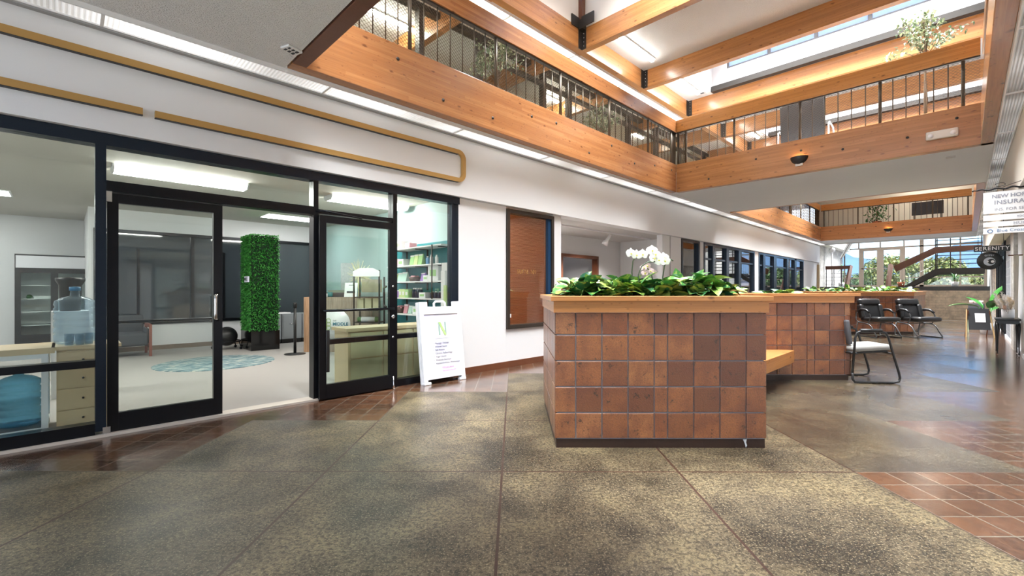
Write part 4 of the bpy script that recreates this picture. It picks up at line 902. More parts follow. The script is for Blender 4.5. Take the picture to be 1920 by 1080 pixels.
# fridge
fr = thing('display_fridge', 'black two-door display fridge with a white header at the rear wall', 'fridge', (-.15, 13.95, .008)); fr.scale = (.79, 1, 1)
f = MB(); f.box((-.72, -.35, 0), (-.66, .35, 1.98)); f.box((.66, -.35, 0), (.72, .35, 1.98)); f.box((-.66, -.35, 0), (.66, .35, .25)); f.box((-.66, .31, .25), (.66, .35, 1.98)); f.box((-.72, -.35, 1.93), (.72, .35, 1.98)); f.build('cabinet', M['black_plastic'], fr)
MB().box((-.70, -.37, 1.70), (.70, -.34, 1.95)).build('header_panel', simple('fridge_header', (.65, .65, .68), .3), fr); MB().box((-.66, .29, .25), (.66, .31, 1.7)).build('interior_liner', M['paper'], fr)
for x0, x1 in ((-.68, .0), (.0, .68)):
    q = MB().box((x0, -.39, .22), (x0 + .07, -.36, 1.70)).box((x1 - .07, -.39, .22), (x1, -.36, 1.70)).box((x0, -.39, .22), (x1, -.36, .32)).box((x0, -.39, 1.6), (x1, -.36, 1.70)).build('door', M['black_plastic'], fr)
    MB().box((x0 + .07, -.38, .32), (x1 - .07, -.374, 1.6)).build('pane', M['glass'], q)
for z in (.5, .78, 1.05, 1.33): MB().box((-.65, -.3, z), (.65, .28, z + .015)).build('shelf', M['white_paint'], fr)
item('fruit_box', 'green and white food pack on a fridge shelf', 'food', (-.44, 13.8, 1.066), [('pack', MB().bevbox((-.02, -.06, 0), (.24, .06, .06), .01), M['paper']), ('greens', MB().sphere((-.08, 0, .045), .05, 10, 8), M['green_leaf'])])
item('black_dispenser', 'black rounded coffee dispenser behind the clear water jug', 'dispenser', (.05, 7.5, .008), [('stand', MB().box((-.16, -.16, 0), (.16, .16, 1.0)), M['white_paint']), ('body', MB().lathe([(0, 1.0), (.09, 1.0), (.10, 1.3), (.13, 1.36), (.13, 1.39), (0, 1.40)]), M['black_plastic'])])
# wall shelves with products
rr = random.Random(11)
pal = {'pink': (.75, .35, .4), 'white': (.78, .78, .78), 'green': (.35, .6, .25), 'purple': (.35, .2, .55), 'navy': (.02, .03, .07), 'lime': (.55, .68, .3), 'mint': (.5, .72, .62), 'brown': (.1, .06, .05), 'blue': (.15, .35, .6)}
pm = {k: simple('product_' + k, v, .5) for k, v in pal.items()}
levels = [2.02, 1.70, 1.41, 1.11, .815]
lvn = ['top', 'second', 'third', 'fourth', 'lowest']
for i, z in enumerate(levels):
    t = thing('wall_shelf', '%s white wall shelf on the teal shop wall' % lvn[i], 'shelf', (4.58, 6.98, z))
    MB().box((-.17, -.88, -.022), (.17, .88, 0)).build('board', M['white_paint'], t)
    for y in (-.7, 0, .7): MB().box((-.10, y - .012, -.035), (.17, y + .012, -.022)).box((.15, y - .012, -.16), (.17, y + .012, -.022)).build('bracket', M['black_metal'], t)
tag(MB().cyl((4.40, 6.35, 1.1), (4.40, 6.35, 2.02), .012, 8).build('shelf_pole', M['dark_steel']), 'thin dark pole in front of the product shelves', 'pole')
rows = [
    [('storage_box', 'white', 8.0, .30, .16), ('storage_box', 'pink', 7.55, .16, .10)],
    [('storage_box', 'pink', 8.1, .2, .14), ('storage_box', 'white', 7.85, .2, .13), ('pouch', 'green', 7.45, .13, .19), ('pouch', 'lime', 7.28, .13, .2), ('pouch', 'green', 7.1, .13, .2), ('bottle', 'blue', 6.85, .05, .15), ('bottle', 'white', 6.7, .05, .17), ('bottle', 'white', 6.5, .05, .16)],
    [('pouch', 'lime', 8.2, .15, .16), ('pouch', 'mint', 7.98, .16, .17), ('pouch', 'mint', 7.78, .16, .18), ('basket', 'brown', 7.35, .26, .08), ('pouch', 'purple', 7.0, .12, .15), ('carton', 'white', 6.5, .3, .27), ('carton', 'white', 6.8, .14, .1)],
    [('pouch', 'purple', 8.1, .18, .14), ('carton', 'lime', 7.86, .11, .16), ('carton', 'lime', 7.72, .11, .16), ('carton', 'green', 7.58, .11, .15), ('bottle', 'navy', 7.42, .055, .18), ('bottle', 'navy', 7.32, .055, .18), ('bottle', 'navy', 7.22, .055, .18), ('bottle', 'navy', 7.12, .055, .18), ('carton', 'white', 6.93, .2, .1), ('jar', 'navy', 6.66, .07, .12), ('jar', 'navy', 6.52, .07, .12), ('jar', 'navy', 6.38, .07, .12), ('jar', 'navy', 6.25, .07, .12)],
    [('basket', 'brown', 8.0, .2, .12), ('pouch', 'pink', 7.72, .13, .17), ('pouch', 'mint', 7.52, .13, .15), ('carton', 'white', 7.2, .2, .14), ('carton', 'blue', 6.9, .15, .14)]]
for i, row in enumerate(rows):
    for k, (kd, cl_, y, w_, h_) in enumerate(row):
        prev = 'at the rear end' if k == 0 else 'next in front of the %s %s' % (row[k - 1][1], row[k - 1][0].replace('_', ' '))
        same = [q for q in row if q[:2] == (kd, cl_)]
        grp = None
        if len(same) > 1:
            q_ = [z for z in row if z[:2] == (kd, cl_)].index(row[k]); lab = '%s %s on the %s product shelf, %s of its kind from the rear' % (cl_, kd.replace('_', ' '), lvn[i], ('first', 'second', 'third', 'fourth')[q_]); grp = '%s %s row on the %s shelf' % (cl_, kd, lvn[i])
        else: lab = '%s %s on the %s product shelf, %s' % (cl_, kd.replace('_', ' '), lvn[i], prev)
        lab = ' '.join(lab.split()[:16])
        t = thing(kd, lab, kd.replace('_', ' '), (4.56, 6.2 + (y - 6.2) * .78, levels[i] + .001), 0, grp)
        if kd in ('bottle', 'jar'):
            MB().lathe([(0, 0), (w_ * .6, 0), (w_ * .6, h_ * .75), (w_ * .3, h_ * .85), (0, h_ * .85)], seg=12).build('body', pm[cl_], t)
            MB().lathe([(0, h_ * .85), (w_ * .35, h_ * .85), (w_ * .35, h_), (0, h_)], seg=12).build('cap', M['paper'], t)
        elif kd == 'pouch':
            m = MB(); m.add([(-.05, -w_ / 2, 0), (.05, -w_ / 2, 0), (.05, w_ / 2, 0), (-.05, w_ / 2, 0), (-.012, -w_ / 2, h_), (.012, -w_ / 2, h_), (.012, w_ / 2, h_), (-.012, w_ / 2, h_)], [(0, 3, 2, 1), (4, 5, 6, 7), (0, 1, 5, 4), (1, 2, 6, 5), (2, 3, 7, 6), (3, 0, 4, 7)]); m.build('bag', pm[cl_], t, bev=.008)
            MB().box((-.014, -w_ / 2 * .9, h_ * .85), (-.010 - .012, w_ / 2 * .9, h_ * .97)).build('seal', M['paper'], t)
        elif kd == 'basket':
            MB().lathe([(0, 0), (w_ * .4, 0), (w_ * .5, h_), (w_ * .46, h_), (w_ * .38, .01), (0, .01)], seg=20).build('bowl', pm[cl_], t)
            q = MB()
            for a in range(7): q.sphere((rr.uniform(-.05, .05), rr.uniform(-w_ * .3, w_ * .3), h_ * .9), .035, 8, 6)
            q.build('contents', pm['pink'], t)
        else:
            MB().bevbox((-.08, -w_ / 2, 0), (.08, w_ / 2, h_), .006).build('body', pm[cl_], t); MB().box((-.084, -w_ * .3, h_ * .3), (-.079, w_ * .3, h_ * .7)).build('front_label', pm['green' if cl_ == 'white' else 'white'], t)
# spinner of cards near the shelves
sp_ = thing('card_spinner', 'tall narrow spinner with pale dotted cards by the shop window edge', 'rack', (4.36, 5.85, .008)); MB().cyl((0, 0, 0), (0, 0, 1.62), .016).lathe([(0, 0), (.17, 0), (.17, .02), (0, .03)]).build('stand', M['dark_steel'], sp_)
MB().box((-.10, -.05, .82), (-.07, .05, 1.55)).build('dotted_cards', M['paper'], sp_); MB().box((-.07, -.07, .9), (.06, .07, 1.68)).build('tube_body', pm['white'], sp_); MB().box((-.13, -.12, .95), (-.10, -.06, 1.32)).build('green_tag', pm['lime'], sp_)
# ---------------------------------------------------------------- A-frame sign
af = thing('sandwich_board', 'white plastic A-frame sign leaning beside the shop window', 'sign board', (3.68, 5.00, 0), R(-2))
LM = Matrix.Rotation(R(-7.5), 4, 'X')
def board_pts():
    m = MB(); w2 = .335
    m.box((-w2, -.025, .03), (-w2 + .06, .02, 1.10), LM); m.box((w2 - .06, -.025, .03), (w2, .02, 1.10), LM)
    m.box((-w2 + .06, -.025, .06), (w2 - .06, .02, .13), LM); m.box((-w2 + .06, -.025, .93), (w2 - .06, .02, 1.03), LM)
    m.box((-w2, -.03, 0), (-w2 + .10, .025, .03), LM); m.box((w2 - .10, -.03, 0), (w2, .025, .03), LM)
    m.box((-w2 + .06, -.02, 1.03), (-w2 + .13, .015, 1.10), LM); m.box((w2 - .13, -.02, 1.03), (w2 - .06, .015, 1.10), LM)
    return m
board_pts().build('front_panel', M['white_plastic'], af, bev=.006)
MB().tube([LM @ Vector(p) for p in ((-.09, 0, 1.02), (-.09, 0, 1.08), (-.06, 0, 1.105), (.06, 0, 1.105), (.09, 0, 1.08), (.09, 0, 1.02))], .016, 8).build('handle', M['white_plastic'], af)
m = MB(); m.box((-.335, .035, .0), (-.285, .075, 1.10), LM); m.box((.285, .035, .0), (.335, .075, 1.10), LM); m.box((-.28, .04, .1), (.28, .07, .16), LM); m.box((-.28, .04, .95), (.28, .07, 1.03), LM); m.build('rear_panel', M['white_plastic'], af)
pmt, pnt, pb = newmat('poster_print'); n = noise(pnt, coords(pnt), 3, 3); pnt.links.new(ramp(pnt, n, [(.35, (.62, .62, .78)), (.5, (.78, .77, .84)), (.65, (.82, .76, .82))]), pb.inputs['Base Color'])
po = MB().box((-.275, -.014, .13), (.275, -.01, .93), LM).build('poster', pmt, af)
MB().box((-.115, -.017, .60), (.135, -.014, .86), LM).build('logo_card', M['paper'], af)
def on_board(x, z, d=-.0185): v = LM @ Vector((x, d, z)); return v[:]
RB = (R(90 - 7.5), 0, 0)
lgm = [simple('lime_print', (.42, .62, .22), .6), simple('grey_green_print', (.30, .42, .38), .6)]
lm = MB(); lm.prism([(-.055, .64), (-.03, .64), (-.03, .82), (-.055, .82)], -.020, -.017, LM @ Matrix(((1, 0, 0, 0), (0, 0, 1, 0), (0, 1, 0, 0), (0, 0, 0, 1)))); lm.prism([(.045, .64), (.07, .64), (.07, .82), (.045, .82)], -.020, -.017, LM @ Matrix(((1, 0, 0, 0), (0, 0, 1, 0), (0, 1, 0, 0), (0, 0, 0, 1)))); lm.build('logo_stroke', lgm[1], af)
lm = MB(); lm.prism([(-.055, .82), (-.02, .82), (.07, .64), (.035, .64)], -.022, -.0202, LM @ Matrix(((1, 0, 0, 0), (0, 0, 1, 0), (0, 1, 0, 0), (0, 0, 0, 1)))); lm.build('logo_stroke', lgm[0], af)
tx = simple('print_grey', (.12, .12, .14), .6); px_ = simple('print_pink', (.55, .28, .5), .6)
for k, s in enumerate(('Massage Therapy', 'Infrared Sauna', 'Salt Rooms', 'Chronic Reflexology', 'Yoga Classes', 'Wellness Boutique', 'Health/Wellness Workshops')):
    text('list_line', '•  ' + s, .033, tx, af, on_board(-.16, .535 - .045 * k), RB, .0005, 'LEFT')
text('phone_line', '970.586.9030', .036, px_, af, on_board(-.04, .20), RB, .0005, 'LEFT'); text('web_line', 'themiddlewell.com', .030, px_, af, on_board(-.04, .16), RB, .0005, 'LEFT')
# ---------------------------------------------------------------- tiled planters (turned 45 degrees)
def offset_poly(P, d):
    n = len(P); out = []
    area = sum(P[i][0] * P[(i + 1) % n][1] - P[(i + 1) % n][0] * P[i][1] for i in range(n)); sg_ = 1 if area > 0 else -1
    for i in range(n):
        a, b, c = Vector(P[i - 1]), Vector(P[i]), Vector(P[(i + 1) % n])
        n1 = Vector((b.y - a.y, a.x - b.x)).normalized() * sg_; n2 = Vector((c.y - b.y, b.x - c.x)).normalized() * sg_
        bis = (n1 + n2).normalized(); out.append(tuple(b + bis * (d / max(.3, bis.dot(n1)))))
    return out
def ring(m, P, Q, z0, z1):
    n = len(P); vs = [(x, y, z) for z in (z0, z1) for x, y in P] + [(x, y, z) for z in (z0, z1) for x, y in Q]
    fs = []
    for i in range(n):
        j = (i + 1) % n
        fs += [(i, j, n + j, n + i), (2 * n + j, 2 * n + i, 3 * n + i, 3 * n + j), (n + i, n + j, 3 * n + j, 3 * n + i), (j, i, 2 * n + i, 2 * n + j)]
    m.add(vs, fs)
def planter(label, P, edges, zrows=None):
    """P: outline in grid coordinates, counter-clockwise; edges: indices that carry tiles"""
    o = P[0]; L_ = [(x - o[0], y - o[1]) for x, y in P]
    X, Y = dg(*o); t = thing('tiled_planter', label, 'planter', (X, Y, 0), R(-45))
    core = offset_poly(L_, -.016); m = MB(); ring(m, core, offset_poly(L_, -.12), .0, 1.08); m.build('grout_wall', M['grout'], t)
    kk = MB(); ring(kk, offset_poly(L_, -.010), offset_poly(L_, -.03), 0, .070); kk.build('base_board', M['dark_wood'], t)
    tl = MB(); rows = [(.074 + .2065 * k, .074 + .2065 * (k + 1)) for k in range(4)] + [(.900, 1.078)]
    for e in edges:
        a, b = Vector(L_[e]), Vector(L_[(e + 1) % len(L_)]); Ln = (b - a).length; u = (b - a) / Ln; nn = Vector((u.y, -u.x))
        xs = [0, .165]
        while xs[-1] < Ln - .02:
            xs.append(min(Ln, xs[-1] + (.208 if len(xs) != 5 else .106)))
        for x0, x1 in zip(xs[:-1], xs[1:]):
            for z0, z1 in rows:
                g_ = .0048; A = a + u * (x0 + g_); B = a + u * (x1 - g_); q = -nn * .014; w0 = nn * .0; c = .003
                vs = []
                for d_, ins in ((q, 0), (w0 - nn * .003, 0), (w0, c)):
                    for px_, zz in ((A + u * ins, z0 + g_ + ins), (B - u * ins, z0 + g_ + ins), (B - u * ins, z1 - g_ - ins), (A + u * ins, z1 - g_ - ins)):
                        pp = px_ + d_; vs.append((pp.x, pp.y, zz))
                fs = []
                for lv in (0, 4):
                    for i in range(4): fs.append((lv + i, lv + (i + 1) % 4, lv + 4 + (i + 1) % 4, lv + 4 + i))
                fs.append((8, 9, 10, 11)); tl.add(vs, fs)
    tl.build('tile_cladding', M['planter_tile'], t)
    m = MB(); ring(m, offset_poly(L_, .012), offset_poly(L_, -.10), 1.078, 1.168); m.build('timber_fascia', M['cap_wood'], t)
    m = MB(); ring(m, offset_poly(L_, .036), offset_poly(L_, -.16), 1.168, 1.208); m.build('timber_cap', M['cap_wood'], t, bev=.004)
    m = MB(); q = offset_poly(L_, -.11); m.add([(x, y, 1.12) for x, y in q], [tuple(range(len(q)))]); m.build('soil', M['soil'], t)
    return t
PA = [(.33, 3.585), (2.01, 3.585), (2.01, 5.0), (3.29, 6.28), (4.69, 6.28), (4.42, 6.42), (3.15, 7.79), (.33, 4.97)]
pn = planter('large tiled planter nearest the camera, full of pothos and orchids', PA, [0, 1, 2, 3, 4, 5, 6, 7])
cp = MB(); cp.prism([(1.495, .068), (1.525, .070), (1.52, .045), (1.528, .02), (1.518, .004), (1.512, .03), (1.505, .05)], .007, .0115, Matrix(((1, 0, 0, 0), (0, 0, 1, 0), (0, 1, 0, 0), (0, 0, 0, 1)))); cp.build('paint_chip', simple('chipped_paint', (.55, .58, .60), .7), pn)
PB = [(8.3, 12.7), (11.24, 12.7), (14.9, 16.36), (13.9, 17.36), (8.3, 13.8)]
planter('distant tiled planter behind the two black leather chairs', PB, [0, 1])
bt = thing('bench', 'orange timber bench seat fixed along the near planter', 'bench', (*dg(2.01, 4.36), .26))
# bench runs along the hall direction
MB().box((.02, .0, 0), (2.62, .44, .165)).build('seat_slab', M['cap_wood'], bt, bev=.006)
# ---- pothos and orchids
def pothos(label, s, t_, n, seed, h=.2, spread=.3, grp=None):
    rr = random.Random(seed); X, Y = dg(s, t_); p = thing('pothos', label, 'plant', (X, Y, 1.12), 0, grp); lf = MB(); stm = MB()
    for k in range(n):
        a = rr.uniform(0, 2 * PI); r_ = spread * math.sqrt(rr.random()); hh = rr.uniform(.02, h) * (1 - .3 * r_ / spread)
        tip = Vector((r_ * math.cos(a), r_ * math.sin(a), hh + .03)); ro = Vector((r_ * .3 * math.cos(a), r_ * .3 * math.sin(a), 0))
        if k % 3 == 0: stm.tube([ro, ro.lerp(tip, .6) + Vector((0, 0, .02)), tip], .003, 4)
        d_ = Vector((math.cos(a) + rr.uniform(-.7, .7), math.sin(a) + rr.uniform(-.7, .7), rr.uniform(-.15, 1.1)))
        L = rr.uniform(.12, .19); lf.leaf(tip, d_, (rr.uniform(-.5, .5), rr.uniform(-.5, .5), 1), L, L * .78, rr.uniform(.1, .5), rr.uniform(.05, .3), 5, True)
    lf.build('leaves', M['pothos'], p); stm.build('stems', M['green_leaf'], p); return p
pl = [(.58, 4.0, 'at the left front corner of the near planter'), (.80, 3.95, 'between the left corner plant and the first orchid'), (1.05, 4.0, 'just left of the orchid stems'),
      (1.30, 3.95, 'directly in front of the orchid stems'), (1.55, 3.98, 'just right of the orchid stems'), (1.70, 4.0, 'at the right front corner of the near planter'),
      (.7, 4.5, 'in the second row behind the left corner'), (1.15, 4.5, 'in the second row behind the orchids'), (1.6, 4.45, 'in the second row behind the right corner')]
for k, (s, t_, lb) in enumerate(pl): pothos('green and cream pothos ' + lb, s, t_, 60, 20 + k, .20, .17)
for k, (s, t_) in enumerate(((2.0, 5.6), (2.5, 6.2), (3.0, 6.7), (3.3, 7.1), (3.9, 6.6))):
    pothos('low pothos on the long rear part of the planter, ' + ('nearest the front block', 'second from the front block', 'in the middle of the row', 'fourth from the front block', 'at the far right corner')[k], s, t_, 26, 40 + k, .10 if k != 4 else .05, .26)
for k, s in enumerate((9.0, 9.8, 10.6, 11.2, 12.0)): pothos('low green plant in the distant planter, ' + ('leftmost', 'second from left', 'middle one', 'fourth from left', 'rightmost')[k], s, 13.15 if s < 11 else s + 2.2, 40, 60 + k, .17, .4)
def petal_flower(m, c, r, facing, rr):
    f = Vector(facing).normalized(); u = f.cross(Vector((0, 0, 1))).normalized(); v = u.cross(f)
    for k, (a, L, w) in enumerate(((90, 1, .8), (215, .95, .75), (325, .95, .75), (10, 1.05, 1.25), (170, 1.05, 1.25))):
        d_ = u * math.cos(R(a)) + v * math.sin(R(a)); m.leaf(c, d_ + f * .15, f, r * L, r * w, .15, -.1, 4)
    return m
orm = simple('orchid_white', (.86, .85, .84), .6); orp = simple('orchid_pink', (.75, .55, .58), .6); ost = simple('orchid_stem', (.05, .08, .04), .5)
ov = simple('orchid_lip', (.7, .6, .1), .5)
def orchid(label, s, t_, pts, flowers, pink=False, pot=False):
    X, Y = dg(s, t_); o = thing('orchid', label, 'orchid', (X, Y, 1.12), R(-45)); rr = random.Random(int(s * 100))
    MB().tube(pts, .0055, 6).build('stem', ost, o)
    MB().cyl((pts[0][0], 0, 0), (pts[0][0] + .0, 0, pts[2][2] * .8), .004, 6).build('stake', M['dark_steel'], o)
    for c in flowers:
        f = MB(); petal_flower(f, Vector(c), (.034 if pink else .052), (rr.uniform(-.4, .4), -1, rr.uniform(-.1, .3)), rr); q = f.build('flower', orp if pink else orm, o)
        MB().sphere((c[0], c[1] - .012, c[2] - .004), .008, 8, 6).build('lip', ov, q)
    lf = MB()
    for a in (20, 160, 265): lf.leaf((pts[0][0], 0, .02), (math.cos(R(a)), math.sin(R(a)), .6), (0, 0, 1), .22, .07, .5, .15, 5)
    lf.build('leaves', M['green_leaf'], o); return o
# local x to the right, z up, at depth about 4.0 m
orchid('tall white orchid with a large bloom, left of the group', 1.10, 4.12, [(.0, 0, 0), (-.01, 0, .15), (-.02, 0, .30), (-.01, 0, .40), (.03, 0, .46), (.06, 0, .48)], [(-.03, -.01, .47), (.02, -.01, .455), (.075, -.01, .46)])
orchid('white orchid with blooms arching over the middle of the group', 1.13, 4.05, [(.02, 0, 0), (.0, 0, .15), (-.01, 0, .27), (.02, 0, .35), (.08, 0, .39), (.14, 0, .39)], [(.11, -.01, .49), (.14, -.01, .455), (.13, -.01, .42), (.17, -.01, .405)])
orchid('small pinkish orchid between the white ones', 1.27, 4.10, [(.0, 0, 0), (.0, 0, .12), (-.01, 0, .24), (-.02, 0, .3), (-.06, 0, .34), (-.10, 0, .34)], [(-.09, -.01, .34), (-.06, -.01, .355), (-.03, -.01, .31), (-.005, -.01, .295), (-.08, -.01, .29)], True)
orchid('white orchid with a single bloom on the right side', 1.36, 4.1, [(.0, 0, 0), (.0, 0, .12), (-.005, 0, .25), (.01, 0, .35), (.03, 0, .40), (.07, 0, .415), (.09, 0, .40)], [(.0, -.01, .43), (-.025, -.01, .395), (.01, -.01, .40)])
# ---------------------------------------------------------------- chairs
gx, gy = dg(4.88, 6.35)
gc = thing('side_chair', 'grey fabric side chair with black sled frame beside the near planter', 'chair', (gx, gy, 0), R(-49))
for s in (-1, 1):
    y = s * .29
    MB().tube([(-.30, y, .14), (-.295, y, .05), (-.27, y, .018), (-.2, y, .014), (.22, y, .014), (.29, y, .03), (.305, y, .08), (.29, y, .15), (.155, y, .62), (.12, y, .68), (.06, y, .70), (-.19, y, .70), (-.24, y, .68), (-.265, y, .60), (-.30, y, .14)], .0145, 10).build('sled_frame', M['black_plastic'], gc)
    MB().tube([(.075, y, .712), (-.20, y, .712)], .021, 10).build('arm_pad', M['black_plastic'], gc)
MB().cyl((-.24, -.29, .40), (-.24, .29, .40), .012).cyl((.22, -.29, .40), (.22, .29, .40), .012).build('cross_bar', M['black_plastic'], gc)
MB().bevbox((-.22, -.225, .42), (.29, .225, .50), .035, Matrix.Rotation(R(-4), 4, 'Y')).build('seat', M['grey_fabric'], gc)
MB().bevbox((-.235, -.21, .395), (.24, .21, .42), .01, Matrix.Rotation(R(-4), 4, 'Y')).build('seat_shell', M['black_plastic'], gc)
BM_ = Matrix.Translation((-.24, 0, .5)) @ Matrix.Rotation(R(-7), 4, 'Y')
MB().bevbox((-.01, -.15, .0), (.045, .20, .34), .025, BM_).build('backrest', simple('charcoal_fabric', (.10, .10, .11), .8, bs=.3, bscale=300), gc)
MB().box((-.03, -.03, -.1), (-.015, .03, .25), BM_).build('back_support', M['black_plastic'], gc)
frame_m = simple('gunmetal', (.16, .165, .17), .3, .8)
def guest_chair(label, s, t_, rz):
    X, Y = dg(s, t_); c = thing('guest_chair', label, 'chair', (X, Y, 0), rz)
    m = MB(); m.bevbox((-.24, -.25, .40), (.30, .25, .50), .048); m.bevbox((.05, -.27, .41), (.34, .27, .525), .05); m.build('seat', M['black_leather'], c)
    BT = Matrix.Translation((-.22, 0, .46)) @ Matrix.Rotation(R(-14), 4, 'Y')
    q = MB().bevbox((-.05, -.24, 0), (.07, .24, .36), .04, BT).build('backrest', M['black_leather'], c)
    MB().bevbox((-.04, -.26, .34), (.10, .26, .52), .06, BT).build('head_roll', M['black_leather'], q)
    for s_ in (-1, 1): MB().bevbox((-.03, s_ * .23 - .05, .0), (.11, s_ * .23 + .05, .36), .04, BT).build('side_bolster', M['black_leather'], q)
    for s_ in (-1, 1):
        y = s_ * .29
        MB().tube([(-.30, y, .52), (-.30, y, .42), (-.22, y, .36), (-.05, y, .35), (.08, y, .33), (.16, y, .27), (.25, y, .12), (.31, y, .04), (.31, y, .018), (.2, y, .014), (-.22, y, .014), (-.29, y, .03), (-.30, y, .12), (-.26, y, .36)], .014, 10).build('sled_frame', frame_m, c)
        MB().tube([(-.30, y, .50), (-.29, y, .60), (-.22, y, .665), (-.05, y, .68), (.07, y, .64), (.12, y, .56), (.12, y, .46), (.06, y, .36)], .013, 10).build('arm_loop', frame_m, c)
        MB().tube([(-.26, y, .645), (-.14, y, .70), (.0, y, .69), (.10, y, .62)], [.022, .03, .03, .022], 10).build('arm_pad', M['black_plastic'], c)
    c.scale = (1.12, 1.12, 1.04)
    MB().cyl((-.25, -.29, .37), (-.25, .29, .37), .012).cyl((.05, -.29, .355), (.05, .29, .355), .012).build('cross_bar', frame_m, c)
    return c
guest_chair('black leather guest chair, left one before the distant planter', 9.72, 12.05, R(-134))
guest_chair('black leather guest chair, right one before the distant planter', 10.76, 12.03, R(-134))
# ---------------------------------------------------------------- right side: signs, table, easel, plants
sg = thing('hanging_sign', 'white hanging insurance sign boards on a twisted iron bracket', 'sign', (8.5, -.46, 0))
MB().box((-.012, -.30, 2.24), (.012, .30, 2.515)).build('board', M['white_paint'], sg)
for z0, z1 in ((2.15, 2.22), (2.07, 2.13), (1.98, 2.05)): MB().box((-.010, -.30, z0), (.010, .30, z1)).build('name_strip', M['white_paint'], sg)
ink = simple('sign_ink', (.30, .31, .36), .5); blue = simple('sign_blue', (.15, .24, .38), .5)
text('letters', 'NEW HORIZON', .062, ink, sg, (-.014, 0, 2.455), F_X, .001, bold=.002, spacing=1.0); text('letters', 'INSURANCE', .070, ink, sg, (-.014, .0, 2.375), F_X, .001, bold=.002, spacing=1.1); text('letters', 'INS. FOR SENIORS', .050, ink, sg, (-.014, 0, 2.285), F_X, .001, spacing=1.0)
text('letters', 'ROCKY MTN', .03, ink, sg, (-.013, -.08, 2.185), F_X, .001); text('letters', 'HUMANA', .052, ink, sg, (-.013, -.08, 2.10), F_X, .001, spacing=1.1); text('letters', 'Blue Cross', .052, blue, sg, (-.013, .06, 2.015), F_X, .001, spacing=1.05)
MB().tube([(-.013, .24 + .022 * math.cos(a), 2.015 + .022 * math.sin(a)) for a in [2 * PI * k / 14 for k in range(14)]], .005, 4, closed=True).build('round_mark', blue, sg)
m = MB()
for k in range(60):
    a = k * .5; z = 2.555 + .009 * math.sin(a); y = .36 - .66 * k / 59
    if k: m.cyl(prev, (.009 * math.cos(a), y, z), .011, 6)
    prev = (.009 * math.cos(a), y, z)
m.tube([(0, .36, 2.555), (.0, .385, 2.56), (0, .40, 2.555), (0, .39, 2.545)], .008); m.tube([(0, .15 + .045 * math.cos(a), 2.605 + .022 * math.sin(a)) for a in [2 * PI * k / 16 for k in range(15)]], .004, 6); m.tube([(0, .13, 2.57), (0, -.30, 2.72)], .004, 5)
m.build('twisted_bracket', simple('wrought_iron', (.01, .01, .012), .4, .4), sg)
for y in (.12, -.2):
    MB().tube([(0, y, 2.55), (.004, y, 2.53), (0, y, 2.51)], .004, 5).box((-.003, y - .003, 1.99), (.003, y + .003, 2.25)).build('chain', M['dark_steel'], sg)
s2 = thing('hanging_sign', 'black hanging name board with white capitals above a round moon disc', 'sign', (15, -.40, 0))
MB().box((-.015, -.30, 2.13), (.015, .27, 2.265)).build('name_board', simple('sign_black', (.025, .03, .032), .5), s2)
text('letters', 'SERENITY', .115, M['paper'], s2, (-.018, -.02, 2.195), F_X, .001, bold=.002, spacing=1.12)
MB().lathe([(0, 0), (.205, 0), (.205, .025), (0, .025)], seg=32, mt=Matrix.Translation((.012, .02, 1.92)) @ Matrix.Rotation(R(-90), 4, 'Y')).build('disc', bpy.data.materials['sign_black'], s2)
cm = MB(); cm.lathe([(0, 0), (.095, 0), (.095, .004), (0, .004)], seg=28, mt=Matrix.Translation((-.014, .02, 1.90)) @ Matrix.Rotation(R(-90), 4, 'Y')); cm.build('moon', simple('moon_grey', (.55, .6, .66), .5), s2)
cm = MB(); cm.lathe([(0, 0), (.060, 0), (.060, .004), (0, .004)], seg=28, mt=Matrix.Translation((-.0185, -.01, 1.90)) @ Matrix.Rotation(R(-90), 4, 'Y')); cm.build('moon_shadow', bpy.data.materials['sign_black'], s2)
cm = MB(); cm.sphere((-.023, .045, 1.90), .014, 10, 6, (.3, 1, 1)).sphere((-.023, -.03, 1.90), .03, 10, 6, (.12, 1, 1)); cm.build('face', M['paper'], s2)
text('letters', 'GYPSY', .05, bpy.data.materials['moon_grey'], s2, (-.017, .02, 2.04), F_X, .001, spacing=1.1)
for y in (.2, -.2): MB().cyl((0, y, 2.26), (0, y, 2.6), .005).build('hanger_rod', M['dark_steel'], s2)
# console table with pampas
ct2 = thing('console_table', 'small black console table with curved legs against the right wall', 'table', (13.12, -.56, 0)); ct2.scale = (.82, .9, 1)
MB().bevbox((-.36, -.20, .66), (.36, .17, .70), .008).box((-.33, -.18, .60), (.33, .15, .66)).build('table_top', M['black_plastic'], ct2)
for x in (-1, 1):
    for y, yy in ((-.17, -.19), (.14, .16)):
        bx = x * .31; MB().tube([(bx, y, .62), (bx * 1.08, y, .52), (bx * 1.06, y, .38), (bx * .96, y, .2), (bx * .98, y, .06), (bx * 1.04, y, .012)], [.022, .026, .018, .013, .011, .015], 8).build('leg', M['black_plastic'], ct2)
sc = MB()
for k in range(4): sc.tube([(-.22 + .13 * k + .05 * math.cos(a), .14, .52 + .05 * math.sin(a)) for a in [2 * PI * i / 12 for i in range(11)]], .005, 5)
sc.build('scrollwork', M['black_plastic'], ct2)
item('planter_vase', 'white octagonal vase holding the pampas grass on the console table', 'vase', (13.12, -.585, .701), [('body', MB().lathe([(0, 0), (.085, 0), (.09, .02), (.095, .17), (.085, .17), (.075, .03), (0, .03)], seg=8), M['white_plastic'])])
pg = thing('pampas_bouquet', 'cream and white pampas grass bouquet in the octagonal vase', 'flowers', (13.12, -.585, .74)); rr = random.Random(9); pm_ = MB(); pc = MB(); stt = MB()
